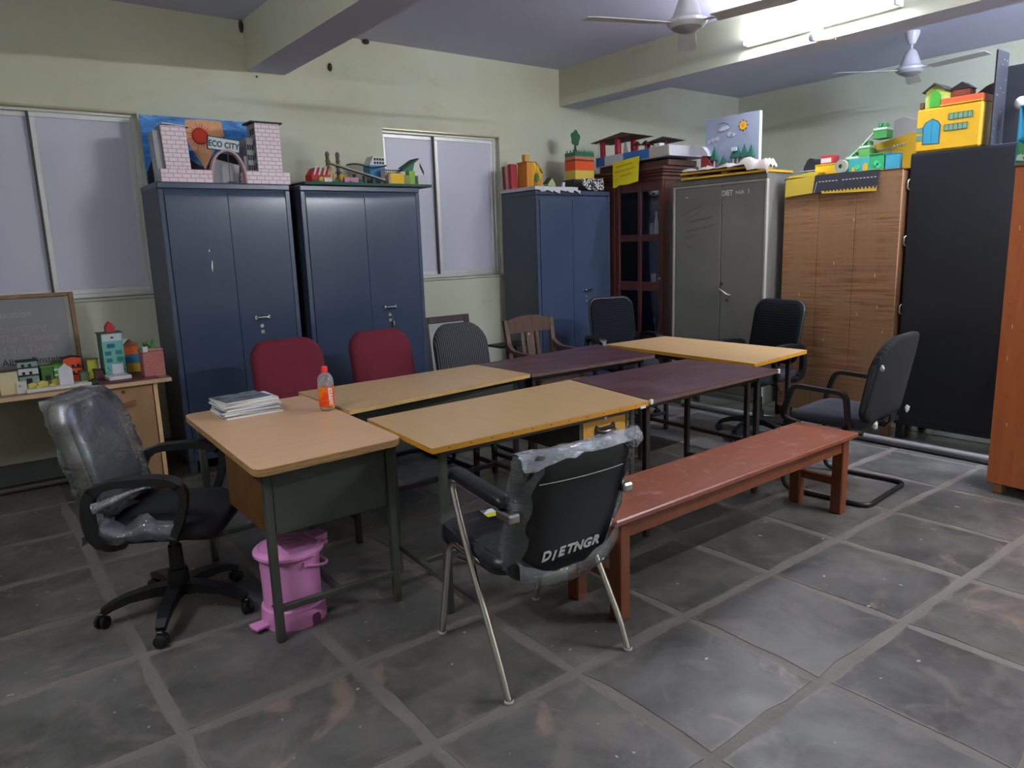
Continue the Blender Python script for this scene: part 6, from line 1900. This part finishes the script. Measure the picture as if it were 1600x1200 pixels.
MB().prism([(.16, .2885), (.040, .2885), (.040, .395), (.10, .435), (.16, .395)], .01, .10, 'yz').build('turret', LIME, t)
MB().prism([(.128, .29), (.062, .29), (.062, .365), (.078, .388), (.095, .396), (.112, .388), (.128, .365)], .005, .0095, 'yz').build('green_door', card('3c9a2c'), t)
rf = MB()
rf.prism([(.100, .436), (.175, .388), (.178, .393), (.100, .446), (.022, .393), (.025, .388)], -.012, .20, 'yz'); rf.build('dark_roof', card('33302e'), t)
MB().box((.1005, -.08, .3355), (.20, .0395, .395), .003).build('brown_annex', card('8a4a38'), t)
MB().prism([(.06, .0), (-.09, .0), (-.03, .045)], .095, .205, 'yz', T=Matrix.Translation((0, .0, .3958))).build('dark_roof', card('33302e'), t)
MB().prism([(-.04, .3358), (-.2, .3358), (-.2, .425), (-.14, .405), (-.08, .365)], .21, .235, 'yz').build('dark_roof', card('1f1e1e'), t)
MB().box((.0, .165, .2885), (.03, .19, .33), .002).build('small_post', card('5a3a20'), t)
t = thing('space_box', 'tall black card box with white star dots standing beside the yellow house', 'model', (5.50, 1.90, ZB))
def star_mat():
    m, nt, b = newmat('black_starred_card')
    v = coords(nt, 'Object')
    vo = nt.nodes.new('ShaderNodeTexVoronoi'); vo.inputs['Scale'].default_value = 26
    nt.links.new(v, vo.inputs['Vector'])
    c = ramp(nt, vo.outputs['Distance'], [(.07, lin('b0b4c0', 1.2)), (.10, lin('16171c', 1.3))])
    nt.links.new(c, b.inputs['Base Color']); b.inputs['Roughness'].default_value = .55
    return m
STAR = star_mat(); BC = card('15161b', 1.3)
MB().box((.0, .10, 0), (.18, .112, .582), .001).build('side_panel', STAR, t)
MB().box((.1805, -.85, .0), (.19, .112, .50), .001).build('back_panel', M('black_card_board', '17191f', .5, var=.25, scale=5, k=1.3), t)
t = thing('moon_ball', 'white ball moon on a thin rod before the black card box', 'ball', (5.60, 1.878, ZB))
bl = MB(); bl.lathe([(.042 * math.sin(PI * k / 14), .245 - .042 * math.cos(PI * k / 14)) for k in range(15)], 22); bl.build('ball', M('foam_ball', 'a8a8ac', .8, var=.15, scale=30, k=1.5, bmp=.3), t)
MB().tube([(0, 0, 0), (0, 0, .204)], .005, 6).build('rod', BC, t)
MB().lathe([(0, 0), (.03, 0), (.028, .008), (0, .010)], 14).build('rod_base', BC, t)

# ---- on the orange-brown cabinet (top z = 1.862)
t = thing('landscape_box', 'open blue card box with painted green hills, cut by the right edge of the view', 'model', (4.715, 1.46, 1.8625), R_(-5))
CY = card('2f8ab0')
MB().box((.0, -.30, .125), (.012, .125, .132)).build('shelf_edge', CY, t)
MB().box((.10, -.30, .0), (.108, .125, .30), .001).build('back_wall', card('3f9cc0'), t)
MB().box((.0, .126, .0), (.108, .134, .30), .001).build('side_wall', CY, t)
MB().box((.0, -.30, .3003), (.108, .134, .308), .001).build('top_wall', card('7ab8d0', 1.4), t)
MB().box((.002, -.30, .0), (.099, .1255, .006)).build('bottom_wall', card('4a7a3a'), t)
MB().prism([(.125, .008), (-.30, .008), (-.30, .10), (-.12, .06), (-.02, .115), (.05, .07), (.125, .12)], -.006, -.001, 'yz').build('painted_hills', card('3a7a4a'), t)
MB().prism([(.04, .008), (-.30, .008), (-.30, .08), (-.03, .09)], -.010, -.0065, 'yz').build('painted_field', card('b0762c'), t)
MB().prism([(.125, .02), (.085, .012), (.10, .05), (.12, .045)], -.010, -.0065, 'yz').build('white_patch', card('b4ccb4', 1.4), t)
MB().prism([(.10, .035), (.06, .03), (.075, .06)], -.012, -.0105, 'yz').build('white_patch', card('b4ccb4', 1.4), t)
crinkle(MB().lathe([(0, .115), (.022, .12), (.032, .15), (.02, .175), (0, .18)], 9, T=Matrix.Translation((.03, .06, 0))), .004).build('dark_bush', card('1c4a38'), t)
MB().prism([(.02, .17), (-.06, .16), (-.03, .20), (0.01, .195)], .09, .098, 'yz').build('white_cloud', card('c4d0d8', 1.4), t)

# tiny joined bits that cannot be picked apart singly
for o in D.objects:
    if o.parent and o.name.split('.')[0] in ('paper_grass', 'black_dots', 'rocks', 'white_dashes', 'dark_teeth', 'paper_leaves', 'rain_strokes', 'black_windows', 'windows', 'pencil_scribble', 'handwriting', 'stitching', 'green_bush', 'window_bars'):
        o['kind'] = 'stuff'
for o in D.objects:
    for k in ('cx', 'cy'):
        if k in o: del o[k]
